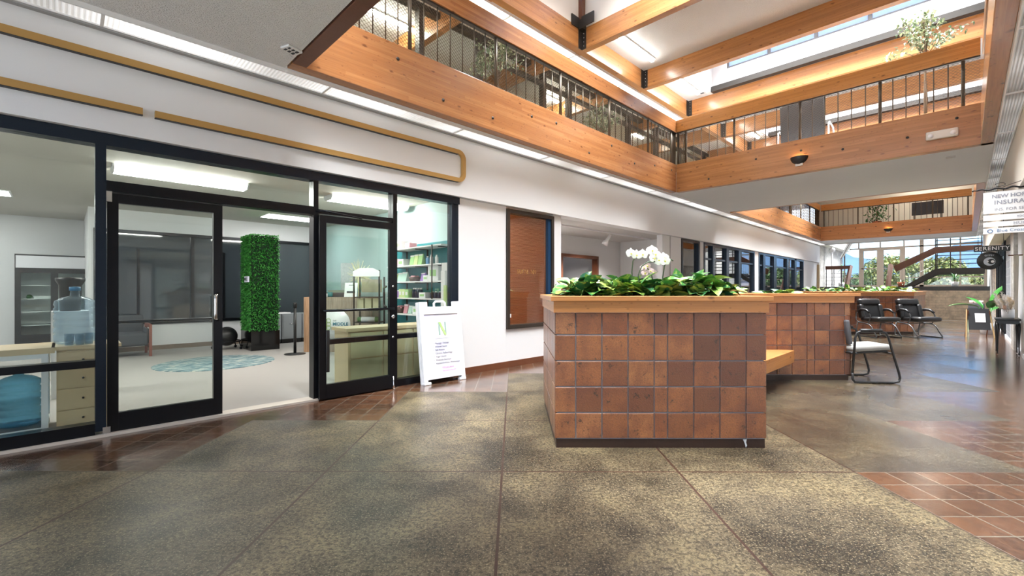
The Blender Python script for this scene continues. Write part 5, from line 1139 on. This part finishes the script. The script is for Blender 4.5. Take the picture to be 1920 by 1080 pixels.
for k in range(20):
    a = rr.uniform(0, 2 * PI); e = rr.uniform(.3, 1.15); L = rr.uniform(.28, .50); tip = Vector((math.cos(a) * math.cos(e) * L, math.sin(a) * math.cos(e) * L * .38 + .05, .16 + math.sin(e) * L * .6)); stt.cyl((0, 0, 0), tip * .6, .003, 4)
    tgt = pm_ if k % 2 else pc
    for q in range(90):
        u = rr.random(); b = tip * (.5 + .6 * u); d_ = Vector((rr.uniform(-1, 1), rr.uniform(-1, 1), rr.uniform(-.7, 1))) + tip.normalized() * 1.2
        tgt.leaf(b, d_, (rr.random(), rr.random(), rr.random()), rr.uniform(.04, .08), .009, .4, .1, 2)
pm_.build('white_plumes', simple('pampas_white', (.82, .78, .74), .9), pg); pc.build('cream_plumes', simple('pampas_cream', (.72, .58, .40), .9), pg); stt.build('stems', M['bark'], pg)
MB().sphere((-.17, .05, .18), .05, 12, 8, (1, .6, 1)).build('dried_flower', simple('peach', (.75, .45, .32), .8), pg)
item('leaflet_rack', 'dark rack of leaflets beside the vase on the console table', 'rack', (13.31, -.60, .701), [('rack', MB().box((-.06, -.08, 0), (.06, .08, .15)), M['dark_fabric']), ('leaflets', MB().box((-.05, -.07, .02), (-.02, .07, .18)).box((.0, -.07, .02), (.04, .07, .20)), M['paper'])])
hb = thing('hanging_paper_banner', 'white fringed hanging at the extreme right edge near the table', 'hanging', (12.55, -.66, 0)); 
m = MB()
for k in range(22): m.tube([(.0, .0 + .012 * (k % 5) - .03, .72), (.02 * math.sin(k), .0, .72 + .02), (.01 * math.cos(k * 3), .02 * math.sin(k * 2), 1.9)], .016, 5)
m.build('strands', simple('raw_cotton', (.70, .66, .58), .95, bs=.5), hb); MB().cyl((-.0, -.08, 1.9), (0, .1, 1.9), .012).build('rod', M['brown_wood'], hb)
ea = thing('chalkboard_easel', 'black chalkboard A-frame with wooden sides and a white paper notice', 'sign board', (17.1, -.27, 0), R(-68)); ea.scale = (.8, 1, 1)
LE = Matrix.Rotation(R(10), 4, 'Y')
EM = Matrix.Rotation(R(-9), 4, 'X')
def em(m): return EM
MB().box((-.27, -.015, .20), (.27, .005, .76), EM).build('chalkboard', simple('chalkboard', (.035, .035, .038), .7), ea)
for x, tlt in ((-.30, .05), (.30, -.05)): MB().tube([EM @ Vector((x - tlt * 1.0, 0, .0)), EM @ Vector((x + tlt * .3, 0, .74))], .022, 4, smooth=False).build('wooden_side', simple('light_oak', (.42, .28, .13), .6) if 'light_oak' not in bpy.data.materials else bpy.data.materials['light_oak'], ea)
E2 = Matrix.Translation((0, .20, 0)) @ Matrix.Rotation(R(9), 4, 'X')
for x in (-.27, .27): MB().tube([E2 @ Vector((x, .02, 0)), E2 @ Vector((x, -.02, .72))], .018, 4, smooth=False).build('rear_leg', M['brown_wood'], ea)
MB().box((-.10, -.022, .40), (.16, -.016, .64), EM).build('paper_notice', M['paper'], ea)
# big leaf plant in basket
def bigleaf(name, label, loc, leaves, pot_mat, pr_=.16, ph=.3, mat='green_leaf'):
    t = thing(name, label, 'plant', loc); q = MB().lathe([(0, 0), (pr_ * .8, 0), (pr_, ph), (pr_ * .9, ph), (pr_ * .75, .03), (0, .03)], seg=20).build('pot', pot_mat, t); MB().lathe([(0, ph * .85), (pr_ * .88, ph * .85)], seg=20).build('soil', M['soil'], t)
    lf = MB(); st_ = MB()
    for (a, e, L, w, sl) in leaves:
        d_ = Vector((math.cos(R(a)) * math.cos(R(e)), math.sin(R(a)) * math.cos(R(e)), math.sin(R(e)))); b = Vector((0, 0, ph * .8)); tp = b + Vector((d_.x * .35, d_.y * .35, 1)) * sl
        st_.tube([b, b.lerp(tp, .5), tp], .010, 6); lf.leaf(tp, d_, (0, 0, 1), L, w, .35, .2, 8)
    lf.build('leaves', M[mat], t); st_.build('stems', M[mat], t); return t
bigleaf('banana_plant', 'large broad-leaved green plant behind the chalkboard', (18.6, -.42, 0), [(100, 20, .62, .24, .52), (-75, 66, .95, .40, .62), (-110, 50, .7, .3, .5), (60, 55, .5, .22, .5), (200, 45, .5, .22, .5), (-40, 30, .5, .22, .4), (150, 10, .4, .18, .35)], M['white_plastic'])
bs_ = thing('pillar_candle_stand', 'light green plant stand behind the chalkboard', 'stand', (19.3, -.22, 0)); gm = simple('pale_green_paint', (.42, .5, .33), .5)
MB().box((-.2, -.2, .56), (.2, .2, .59)).build('top', gm, bs_)
for x in (-.17, .17):
    for y in (-.17, .17): MB().box((x - .015, y - .015, 0), (x + .015, y + .015, .56)).build('leg', gm, bs_)
item('dark_crate', 'dark grey crate on the light green stand', 'crate', (19.3, -.22, .591), [('crate', MB().box((-.19, -.17, 0), (.19, .17, .25)), simple('crate_grey', (.11, .11, .13), .6)), ('slat', MB().box((-.197, -.17, .1), (-.19, .17, .13)), M['dark_fabric'])])
for k, y in enumerate((.10, -.0, -.10)): item('candle', ('left pale pink candle on the dark crate', 'middle pale pink candle on the dark crate', 'right pale pink candle on the dark crate')[k], 'candle', (19.24, -.22 + y, .842), [('wax', MB().lathe([(0, 0), (.045, 0), (.048, .09), (0, .09)], seg=14), simple('candle_pink', (.75, .55, .50), .6) if k == 0 else bpy.data.materials['candle_pink']), ('wick', MB().cyl((0, 0, .09), (0, 0, .105), .003, 5), M['black_plastic'])])
# ---------------------------------------------------------------- end of the hall: platform, stairs, windows
XE = 27.0
struct(MB().box((XE, -.76, 0), (XE + .3, 2.45, 1.22)).box((XE, 3.95, 0), (XE + .3, 5.2, 1.22)).build('wall_platform', M['sandstone']))
struct(MB().box((XE - .02, -.76, 1.22), (33, 2.45, 1.40)).box((XE - .02, 3.95, 1.22), (33, 5.2, 1.40)).box((XE + 1.0, 2.45, 1.22), (33, 3.95, 1.40)).build('floor_platform', simple('platform_edge', (.055, .057, .062), .4)))
struct(MB().box((26.8, 5.2, 0), (33.1, 5.34, 6.4)).build('wall_end_left', M['block']))
struct(MB().box((26.8, -.90, 0), (33.1, -.76, 6.4)).build('wall_end_right', M['block']))
struct(MB().box((26.62, 5.14, 0), (26.8, 5.3, 2.5)).build('trim_10', simple('tan_paint', (.42, .33, .2), .6)))
sp = thing('entry_stairs', 'short stair between sloping brown handrails down from the platform', 'stairs', (XE, 3.2, 0))
m = MB()
for k in range(7): m.box((-.28 * k - .28 + .6, -.70, 1.40 - .2 * (k + 1) - .05), (-.28 * k + .6, .70, 1.40 - .2 * (k + 1)))
m.build('tread', M['dark_steel'], sp)
for y in (-.75, .75):
    MB().add([(.6, y - .02, 1.4), (-1.4, y - .02, 0), (-1.15, y - .02, 0), (.6, y - .02, 1.15), (.6, y + .02, 1.4), (-1.4, y + .02, 0), (-1.15, y + .02, 0), (.6, y + .02, 1.15)], [(0, 1, 2, 3), (7, 6, 5, 4), (0, 4, 5, 1), (1, 5, 6, 2), (2, 6, 7, 3), (3, 7, 4, 0)]).build('stringer', M['dark_steel'], sp)
    MB().tube([(.15, y, 2.40), (-1.35, y, .98)], .09, 4, smooth=False).build('handrail', M['brown_wood'], sp)
    MB().tube([(.12, y, 2.25), (-1.3, y, .86)], .016, 6).tube([(.10, y, 1.95), (-1.3, y, .6)], .012, 6).build('lower_rail', M['dark_steel'], sp)
    for k in range(6):
        x = .1 - 1.35 * k / 5; z = 1.40 + min(0, x) * .95 - .25
        MB().cyl((x, y, z - .05), (x, y, z + 1.05), .012, 6).build('baluster', M['dark_steel'], sp)
lr = thing('platform_railing', 'brown timber guard rail left of the stair opening on the platform', 'railing', (XE + .05, 3.95, 1.40))
MB().box((-.04, .0, .86), (.04, 1.0, 1.03)).build('handrail', M['brown_wood'], lr)
for y in (.05, .35, .65, .97): MB().cyl((0, y, 0), (0, y, .9), .016, 8).build('post', M['dark_steel'], lr)
for z in (.12, .3, .48, .66): MB().cyl((0, 0, z), (0, 1.0, z), .007, 6).build('cable', M['dark_steel'], lr)
us = thing('upper_stairs', 'dark steel stair and landing rising to the right before the end windows', 'stairs', (29.0, 0, 0))
def slab(m, pts, x0, x1): 
    n = len(pts); m.add([(x0, y, z) for y, z in pts] + [(x1, y, z) for y, z in pts], [tuple(range(n))[::-1], tuple(range(n, 2 * n))] + [(i, (i + 1) % n, n + (i + 1) % n, n + i) for i in range(n)]); return m
for x in (0, 1.3): slab(MB(), [(2.15, 1.40), (1.85, 1.40), (.95, 1.98), (-.6, 1.98), (-.6, 2.25), (1.0, 2.25)], x, x + .05).build('stringer', M['dark_steel'], us)
m = MB()
for k in range(5): m.box((.05, 2.0 - .22 * (k + 1), 1.40 + .16 * (k + .6)), (1.3, 2.0 - .22 * k, 1.44 + .16 * (k + .6)))
m.box((.05, -.6, 2.18), (1.3, .95, 2.24)); m.build('tread', M['dark_steel'], us)
slab(MB(), [(2.52, 2.42), (2.42, 2.12), (.98, 2.96), (-.5, 3.06), (-.5, 3.26), (1.02, 3.26)], -.02, .06).build('handrail', M['brown_wood'], us)
MB().tube([(.02, 2.3, 2.2), (.02, 1.0, 2.98)], .014, 6).tube([(.02, 2.1, 1.75), (.02, 1.05, 2.4)], .010, 6).build('lower_rail', M['chrome'], us)
for z in (2.44, 2.64, 2.84, 3.0, 3.38, 3.55): MB().box((0, -.6, z - .015), (.03, 1.0, z + .02)).build('bar', M['dark_steel'], us)
for y, z0, z1 in ((1.0, 2.2, 3.75), (.95, 2.2, 3.75), (.5, 2.2, 3.75), (-.5, 2.2, 4.2)): MB().box((-.01, y - .02, z0), (.035, y + .02, z1)).build('post', M['dark_steel'], us)
for k in range(10):
    y = 2.2 - .12 * k; zb = 1.42 + max(0, (1.85 - y)) * .72; MB().cyl((.03, y, zb), (.03, y, zb + .85), .006, 5).build('baluster', M['dark_steel'], us)
fl_ = thing('flag_canvas', 'white angled banner hanging high before the end windows', 'banner', (28.5, 4.35, 2.9))
m = MB(); m.add([(0, .25, 0), (0, .12, .0), (0, -.45, 1.0), (0, -.20, 1.05), (.03, .25, 0), (.03, .12, 0), (.03, -.45, 1.0), (.03, -.20, 1.05)], [(0, 1, 2, 3), (7, 6, 5, 4), (0, 4, 5, 1), (1, 5, 6, 2), (2, 6, 7, 3), (3, 7, 4, 0)]); m.build('canvas', M['white_paint'], fl_); MB().cyl((0, .2, -1.5), (0, .2, -.05), .012).cyl((0, .2, -.05), (0, -.35, 1.12), .012).build('pole', M['dark_steel'], fl_)
# end window wall at x = 33
m = MB(); brn = simple('brown_bronze', (.13, .10, .075), .45, .2)
vt = [(5.1, .06), (4.30, .22), (3.44, .30), (2.48, .22), (1.69, .16), (.2, .06), (-.70, .1)]
for y, w in vt: m.box((33, y - w / 2, 1.4 if w < .2 else 1.4), (33.1, y + w / 2, 3.62 if w > .18 else 6.4))
for y in (4.42, 3.44, 2.42): m.box((33, y - .03, 3.6), (33.1, y + .03, 6.4))
for z in (3.60, 6.2, 4.9): m.box((33, -.76, z), (33.1, 5.2, z + .07))
for z, y0, y1 in ((2.45, 2.5, 4.3), (1.9, -.76, 2.4), (1.9, 4.4, 5.2), (1.40, -.76, 5.2), (3.5, 2.4, 4.4)): m.box((33, y0, z), (33.1, y1, z + (.05 if z not in (3.5, 1.4) else .12)))
m.cur = 1; m.box((33.04, -.76, 1.4), (33.05, 5.2, 6.3))
struct(m.build('window_6', [brn, M['glass']]))
struct(MB().box((32.9, -.9, 0), (33.1, 5.34, 1.3)).build('wall_end', M['white_wall']))
# plants and posts on the platform
def spiky(name, label, loc, n, L, trunk, pot, seed, mat='green_leaf'):
    rr = random.Random(seed); t = thing(name, label, 'plant', loc); MB().lathe([(0, 0), (.11, 0), (.14, .22), (.12, .22), (.1, .02), (0, .02)], seg=16).build('pot', pot, t); lf = MB()
    MB().cyl((0, 0, .1), (0, 0, .2 + trunk), .022, 8).build('trunk', M['bark'], t)
    for k in range(n):
        a = rr.uniform(0, 2 * PI); e = rr.uniform(.1, 1.3); lf.leaf((0, 0, .2 + trunk - rr.uniform(0, .1)), (math.cos(a) * math.cos(e), math.sin(a) * math.cos(e), math.sin(e)), (0, 0, 1), L * rr.uniform(.7, 1), .035, .5, .1, 5)
    lf.build('leaves', M[mat], t); return t
spiky('dracaena', 'tall spiky dracaena behind the brown platform rail at left', (28.6, 4.55, 1.40), 34, .45, .75, M['white_plastic'], 1)
spiky('dracaena', 'spiky green plant in a white pot under the steel landing', (28.3, .35, 1.40), 40, .4, .16, M['white_plastic'], 2)
t = spiky('fern', 'fern in a terracotta pot at the foot of the steel stair', (28.0, 2.15, 1.40), 40, .26, .0, M['terracotta'], 3)
tag(MB().cyl((28.3, 4.9, 1.4), (28.3, 4.9, 3.2), .035, 10).sphere((28.3, 4.9, 3.32), .14, 14, 10).build('globe_lamp', M['white_plastic']), 'white globe lamp on a post by the left end wall', 'lamp')
# ---------------------------------------------------------------- second floor and wall objects
def sconce(label, x, y, z):
    t = thing('wall_sconce', label, 'wall lamp', (x, y, z)); m = MB(); n = 14; r = .15; vs = []; 
    for i in range(n + 1):
        a = PI * i / n
        for j in range(7):
            b = (PI / 2) * j / 6; vs.append((-.13 * math.sin(a) * math.cos(b), r * math.cos(a) * math.cos(b), -.14 * math.sin(b)))
    m.add(vs, [(i * 7 + j, (i + 1) * 7 + j, (i + 1) * 7 + j + 1, i * 7 + j + 1) for i in range(n) for j in range(6)], True); m.build('bowl_shade', M['black_plastic'], t)
    MB().sphere((-.055, 0, -.03), .035, 10, 8).build('bulb', M['bulb'], t); MB().box((-.03, -.06, -.17), (0, .06, -.12)).build('mount_plate', M['cream_wall'], t); return t
sconce('black half-bowl wall sconce glowing upwards on the near cross beam', 9.998, 2.25, 3.80); sconce('small distant wall sconce glowing on the far cross beam', 24.698, 2.31, 3.84)
t = thing('emergency_light', 'white emergency light unit on the near cross beam', 'emergency light', (9.998, .27, 3.74)); MB().bevbox((-.08, -.19, -.06), (-.001, .19, .07), .02).build('housing', simple('ivory', (.72, .68, .60), .4), t)
for y in (-.13, .13): MB().cyl((-.06, y, .0), (-.10, y, -.01), .035, 12).build('lamp_head', M['paper'], t)
t = thing('ceiling_vent', 'small slotted white device on the textured ceiling', 'ceiling device', (1.50, 4.42, 3.5), R(20)); MB().bevbox((-.075, -.055, -.02), (.075, .055, 0), .005).build('cover', M['white_paint'], t)
m = MB()
for k in range(3): m.box((-.055 + .04 * k, -.04, -.0225), (-.035 + .04 * k, -.01, -.019)); m.box((-.055 + .04 * k, .01, -.0225), (-.035 + .04 * k, .04, -.019))
m.build('slots', M['dark_fabric'], t)
t = thing('ceiling_vent', 'small device on the ceiling ledge beside the clerestory', 'ceiling device', (11.7, 4.80, ZRT), 0); MB().bevbox((-.06, -.06, -.02), (.06, .06, 0), .005).build('cover', M['grey_wall'], t); MB().box((-.04, -.04, -.023), (.04, .04, -.019)).build('slots', M['dark_fabric'], t)
t = thing('ceiling_vent', 'small flat device at the right end of the walkway underside', 'ceiling device', (10.6, .18, 3.5), 0); MB().bevbox((-.06, -.06, -.015), (.06, .06, 0), .005).build('cover', M['grey_wall'], t)
def ficus(label, loc, seed, n=520, trunk=1.0, rad=.5, ht=.9, pot='basket'):
    rr = random.Random(seed); t = thing('ficus', label, 'potted tree', loc); bk = simple('wicker_basket', (.40, .28, .13), .8, bs=.8, bscale=70) if 'wicker_basket' not in bpy.data.materials else bpy.data.materials['wicker_basket']
    MB().lathe([(0, 0), (.16, 0), (.2, .12), (.19, .30), (.17, .30), (.17, .05), (0, .05)], seg=20).build('basket', bk, t)
    b = MB(); lf = MB(); b.tube([(0, 0, .1), (.02, .01, .6), (-.01, 0, trunk)], [.022, .018, .014], 7); b.tube([(.03, 0, .1), (-.02, -.02, .6), (.03, .02, trunk)], [.014, .012, .010], 7)
    for k in range(16):
        a = rr.uniform(0, 2 * PI); e = rr.uniform(.0, 1.4); L = rr.uniform(.5, 1.0); tip = Vector((math.cos(a) * math.cos(e) * rad, math.sin(a) * math.cos(e) * rad, trunk + .1 + math.sin(e) * ht)) * 1.0
        base = Vector((0, 0, trunk - rr.uniform(0, .2))); mid = base.lerp(tip, .5) + Vector((0, 0, .08)); b.tube([base, mid, tip], [.009, .006, .003], 5)
        for q in range(n // 16):
            u = rr.uniform(.35, 1.02); p = (base.lerp(mid, u * 2) if u < .5 else mid.lerp(tip, u * 2 - 1)) + Vector((rr.gauss(0, .05), rr.gauss(0, .05), rr.gauss(0, .05)))
            lf.leaf(p, (rr.uniform(-1, 1), rr.uniform(-1, 1), rr.uniform(-1, .4)), (0, 0, 1), rr.uniform(.05, .085), .036, .3, .15, 3)
    b.build('trunk_and_branches', M['bark'], t); lf.build('leaves', M['ficus'], t); return t
ficus('variegated ficus tree in a wicker basket on the walkway at upper right', (10.75, .50, 4.004), 4, 620, 1.35, .55, .75)
ficus('variegated ficus on the left gallery behind the mesh, nearest the camera', (5.6, 6.0, 4.004), 6, 560, 1.1, .5, .7)
ficus('variegated ficus on the left gallery, farther along the railing', (8.9, 6.0, 4.004), 8, 480, .9, .42, .6)
oc = thing('lounge_chair', 'black high-backed chair with pale metal arms behind the walkway railing', 'chair', (10.95, 2.40, 4.004), 0)
MB().bevbox((-.02, -.40, .33), (.06, .40, 1.15), .03, Matrix.Rotation(R(-6), 4, 'Y')).build('backrest', simple('dark_mesh_fabric', (.02, .022, .025), .6), oc); MB().bevbox((.02, -.38, .33), (.52, .38, .42), .03).build('seat', bpy.data.materials['dark_mesh_fabric'], oc)
for s in (-1, 1):
    y = s * .45; MB().tube([(-.02, y, .0), (-.02, y, .62), (.06, y, .66), (.4, y, .64), (.46, y, .58), (.46, y, 0)], .016, 8).build('arm_frame', M['white_paint'], oc)
MB().cyl((-.02, -.45, .34), (-.02, .45, .34), .014).cyl((.46, -.45, .34), (.46, .45, .34), .014).build('cross_bar', M['white_paint'], oc)
t = thing('hanging_basket_plant', 'leafy trailing plant behind the far cross railing', 'plant', (25.3, 2.75, 4.0)); rr = random.Random(31); lf = MB()
MB().lathe([(0, 0), (.15, 0), (.18, .25), (0, .25)], seg=14).build('pot', M['terracotta'], t); MB().cyl((0, 0, .2), (0, 0, .9), .02).build('stem', M['bark'], t)
for k in range(260): lf.leaf((rr.gauss(0, .2), rr.gauss(0, .2), .3 + rr.uniform(0, .8)), (rr.uniform(-1, 1), rr.uniform(-1, 1), rr.uniform(-.6, .6)), (0, 0, 1), .13, .06, .4, .1, 3)
lf.build('leaves', M['green_leaf'], t)
t = thing('dark_screen', 'flat dark panel on legs behind the far cross railing', 'screen', (26.0, 1.15, 4.0)); MB().box((-.02, -.5, .45), (.02, .5, 1.0)).build('panel', simple('navy_panel', (.02, .025, .035), .4), t)
for y in (-.42, .42): MB().box((-.02, y - .02, 0), (.02, y + .02, .45)).build('leg', M['dark_steel'], t)
struct(MB().box((26.6, -.3, 4.0), (26.75, 4.84, 6.36)).build('wall_upper_far', M['cream_wall']))
# ---------------------------------------------------------------- outside the end windows
struct(MB().box((33.3, -60, .6), (160, 90, .9)).build('ground', simple('asphalt', (.42, .40, .42), .9, bs=.2, var=.2, vscale=.3)))
struct(MB().box((-60, -60, -.3), (-8.3, 60, -.05)).build('ground_front', simple('paving', (.45, .42, .40), .9)))
rr = random.Random(77)
def tree(label, x, y, h, r, mat, n=2200):
    t = thing('tree', label, 'tree', (x, y, .9), 0, 'trees beyond the end windows'); MB().tube([(0, 0, 0), (.1, 0, h * .35), (0, .1, h * .7)], [.16, .12, .05], 8).build('trunk', M['bark'], t); lf = MB()
    for k in range(n):
        v = Vector((rr.gauss(0, 1), rr.gauss(0, 1), rr.gauss(0, 1))).normalized() * rr.uniform(.55, 1.05); lf.leaf((v.x * r, v.y * r, h * .6 + v.z * h * .42), (rr.uniform(-1, 1), rr.uniform(-1, 1), rr.uniform(-1, .5)), (0, 0, 1), .30, .2, .3, .2, 2)
    lf.build('foliage', M[mat], t)
sp4 = [(46, 12.5, 5.2, 2.6, 'tree_green', 'left of the glass doors'), (50, 9.0, 4.2, 2.2, 'tree_dark', 'behind the left door pane'), (52, 4.8, 6.2, 2.6, 'tree_green', 'behind the right door pane'), (47, 1.4, 5.0, 2.2, 'tree_green', 'behind the steel stair'), (49, -2.6, 4.6, 2.2, 'tree_dark', 'behind the landing'), (44, 16.5, 5.5, 2.8, 'tree_dark', 'at the far left'), (60, 7, 4.0, 3.0, 'tree_dark', 'low between the doors'), (62, 14, 4.6, 3.2, 'tree_green', 'in the distance at left'), (60, -1, 4.0, 3.0, 'tree_green', 'in the distance at right')]
for x, y, h, r, mt_, lb in sp4:
  h *= .55; r *= .72
  tree(('yellow-green' if mt_ == 'tree_green' else 'dark green') + ' tree outside the end windows, ' + lb, x, y, h, r, mt_)
t = thing('low_building', 'long low pinkish building across the car park', 'building', (70, 5, .9)); MB().box((0, -30, 0), (4, 30, 1.6)).build('wall', simple('pinkish_wall', (.5, .42, .42), .8), t); MB().box((-.3, -30.3, 1.6), (4.3, 30.3, 1.9)).build('roof', simple('roof_grey', (.25, .22, .22), .8), t)
def car(label, x, y, col):
    t = thing('car', label, 'car', (x, y, .9), R(90)); m = MB(); P = [(-2.2, .35), (-2.2, .8), (-1.5, .95), (-.9, 1.4), (.7, 1.42), (1.3, .95), (2.1, .85), (2.2, .35)]
    n = len(P); m.add([(a, -.85, b) for a, b in P] + [(a, .85, b) for a, b in P], [tuple(range(n)), tuple(range(n, 2 * n))[::-1]] + [(i, n + i, n + (i + 1) % n, (i + 1) % n) for i in range(n)]); m.build('body', col, t, bev=.05)
    MB().box((-1.0, -.87, .98), (.9, .87, 1.32)).build('windows', M['black_plastic'], t)
    for a in (-1.4, 1.4):
        for b in (-.86, .70): MB().cyl((a, b, .32), (a, b + .16, .32), .32, 16).build('wheel', M['black_plastic'], t)
car('blue-grey parked car outside, seen under the steel landing', 62, -4, simple('car_blue', (.12, .2, .3), .3)); car('silver parked car outside, behind the glass doors', 64, 6.5, simple('car_silver', (.5, .5, .52), .3))
mt = MB(); N_ = 40
for i in range(N_ + 1):
    y = -250 + 600 * i / N_; h = 30 + 7 * math.sin(i * .9) + 3 * math.sin(i * 2.3 + 1); mt.v += [(330, y, -5), (380, y, h * .8), (460, y, h)]
for i in range(N_):
    for k in range(2): mt.f.append([i * 3 + k, (i + 1) * 3 + k, (i + 1) * 3 + k + 1, i * 3 + k + 1]); mt.m.append(0); mt.sm.append(True)
tag(mt.build('mountain_ridge', simple('mountain', (.22, .34, .47), .9, var=.3, vscale=.02)), 'hazy blue-green mountain ridge behind the trees outside', 'mountain')
# ---------------------------------------------------------------- added lamps standing in for daylight in the roof monitors
for x0 in list(mon):
    ld = bpy.data.lights.new('monitor_fill_lamp', 'AREA'); ld.shape = 'RECTANGLE'; ld.size = 1.1; ld.size_y = 4.4; ld.energy = E_MON_FILL * {28.8: 2.4, 19.2: 1.8, 14.4: 1.4}.get(x0, 1); ld.color = (.94, .975, 1)
    lo = bpy.data.objects.new('monitor_fill_lamp', ld); COL.objects.link(lo); lo.location = (x0 + 1.25, 2.0, 7.70); ld.spread = R(100)

ld = bpy.data.lights.new('entrance_fill_lamp', 'AREA'); ld.shape = 'RECTANGLE'; ld.size = 5.6; ld.size_y = 3.1; ld.energy = E_ENTRY_FILL; ld.color = (.94, .975, 1)  # unseen lamp added to brighten the near ceiling and planter front
lo = bpy.data.objects.new('entrance_fill_lamp', ld); COL.objects.link(lo); lo.location = (-7.9, 2.2, 1.75); lo.rotation_euler = (R(90), 0, R(-90))

for x in (9.15, 6.85):
    ld = bpy.data.lights.new('track_spot_beam', 'SPOT'); ld.energy = 330; ld.spot_size = R(120); ld.spot_blend = .8; ld.shadow_soft_size = .05; ld.color = (1, .96, .9)
    lo = bpy.data.objects.new('track_spot_beam', ld); COL.objects.link(lo); lo.location = (x - .09, 6.02, 2.28); lo.rotation_euler = (R(25), 0, R(-20))
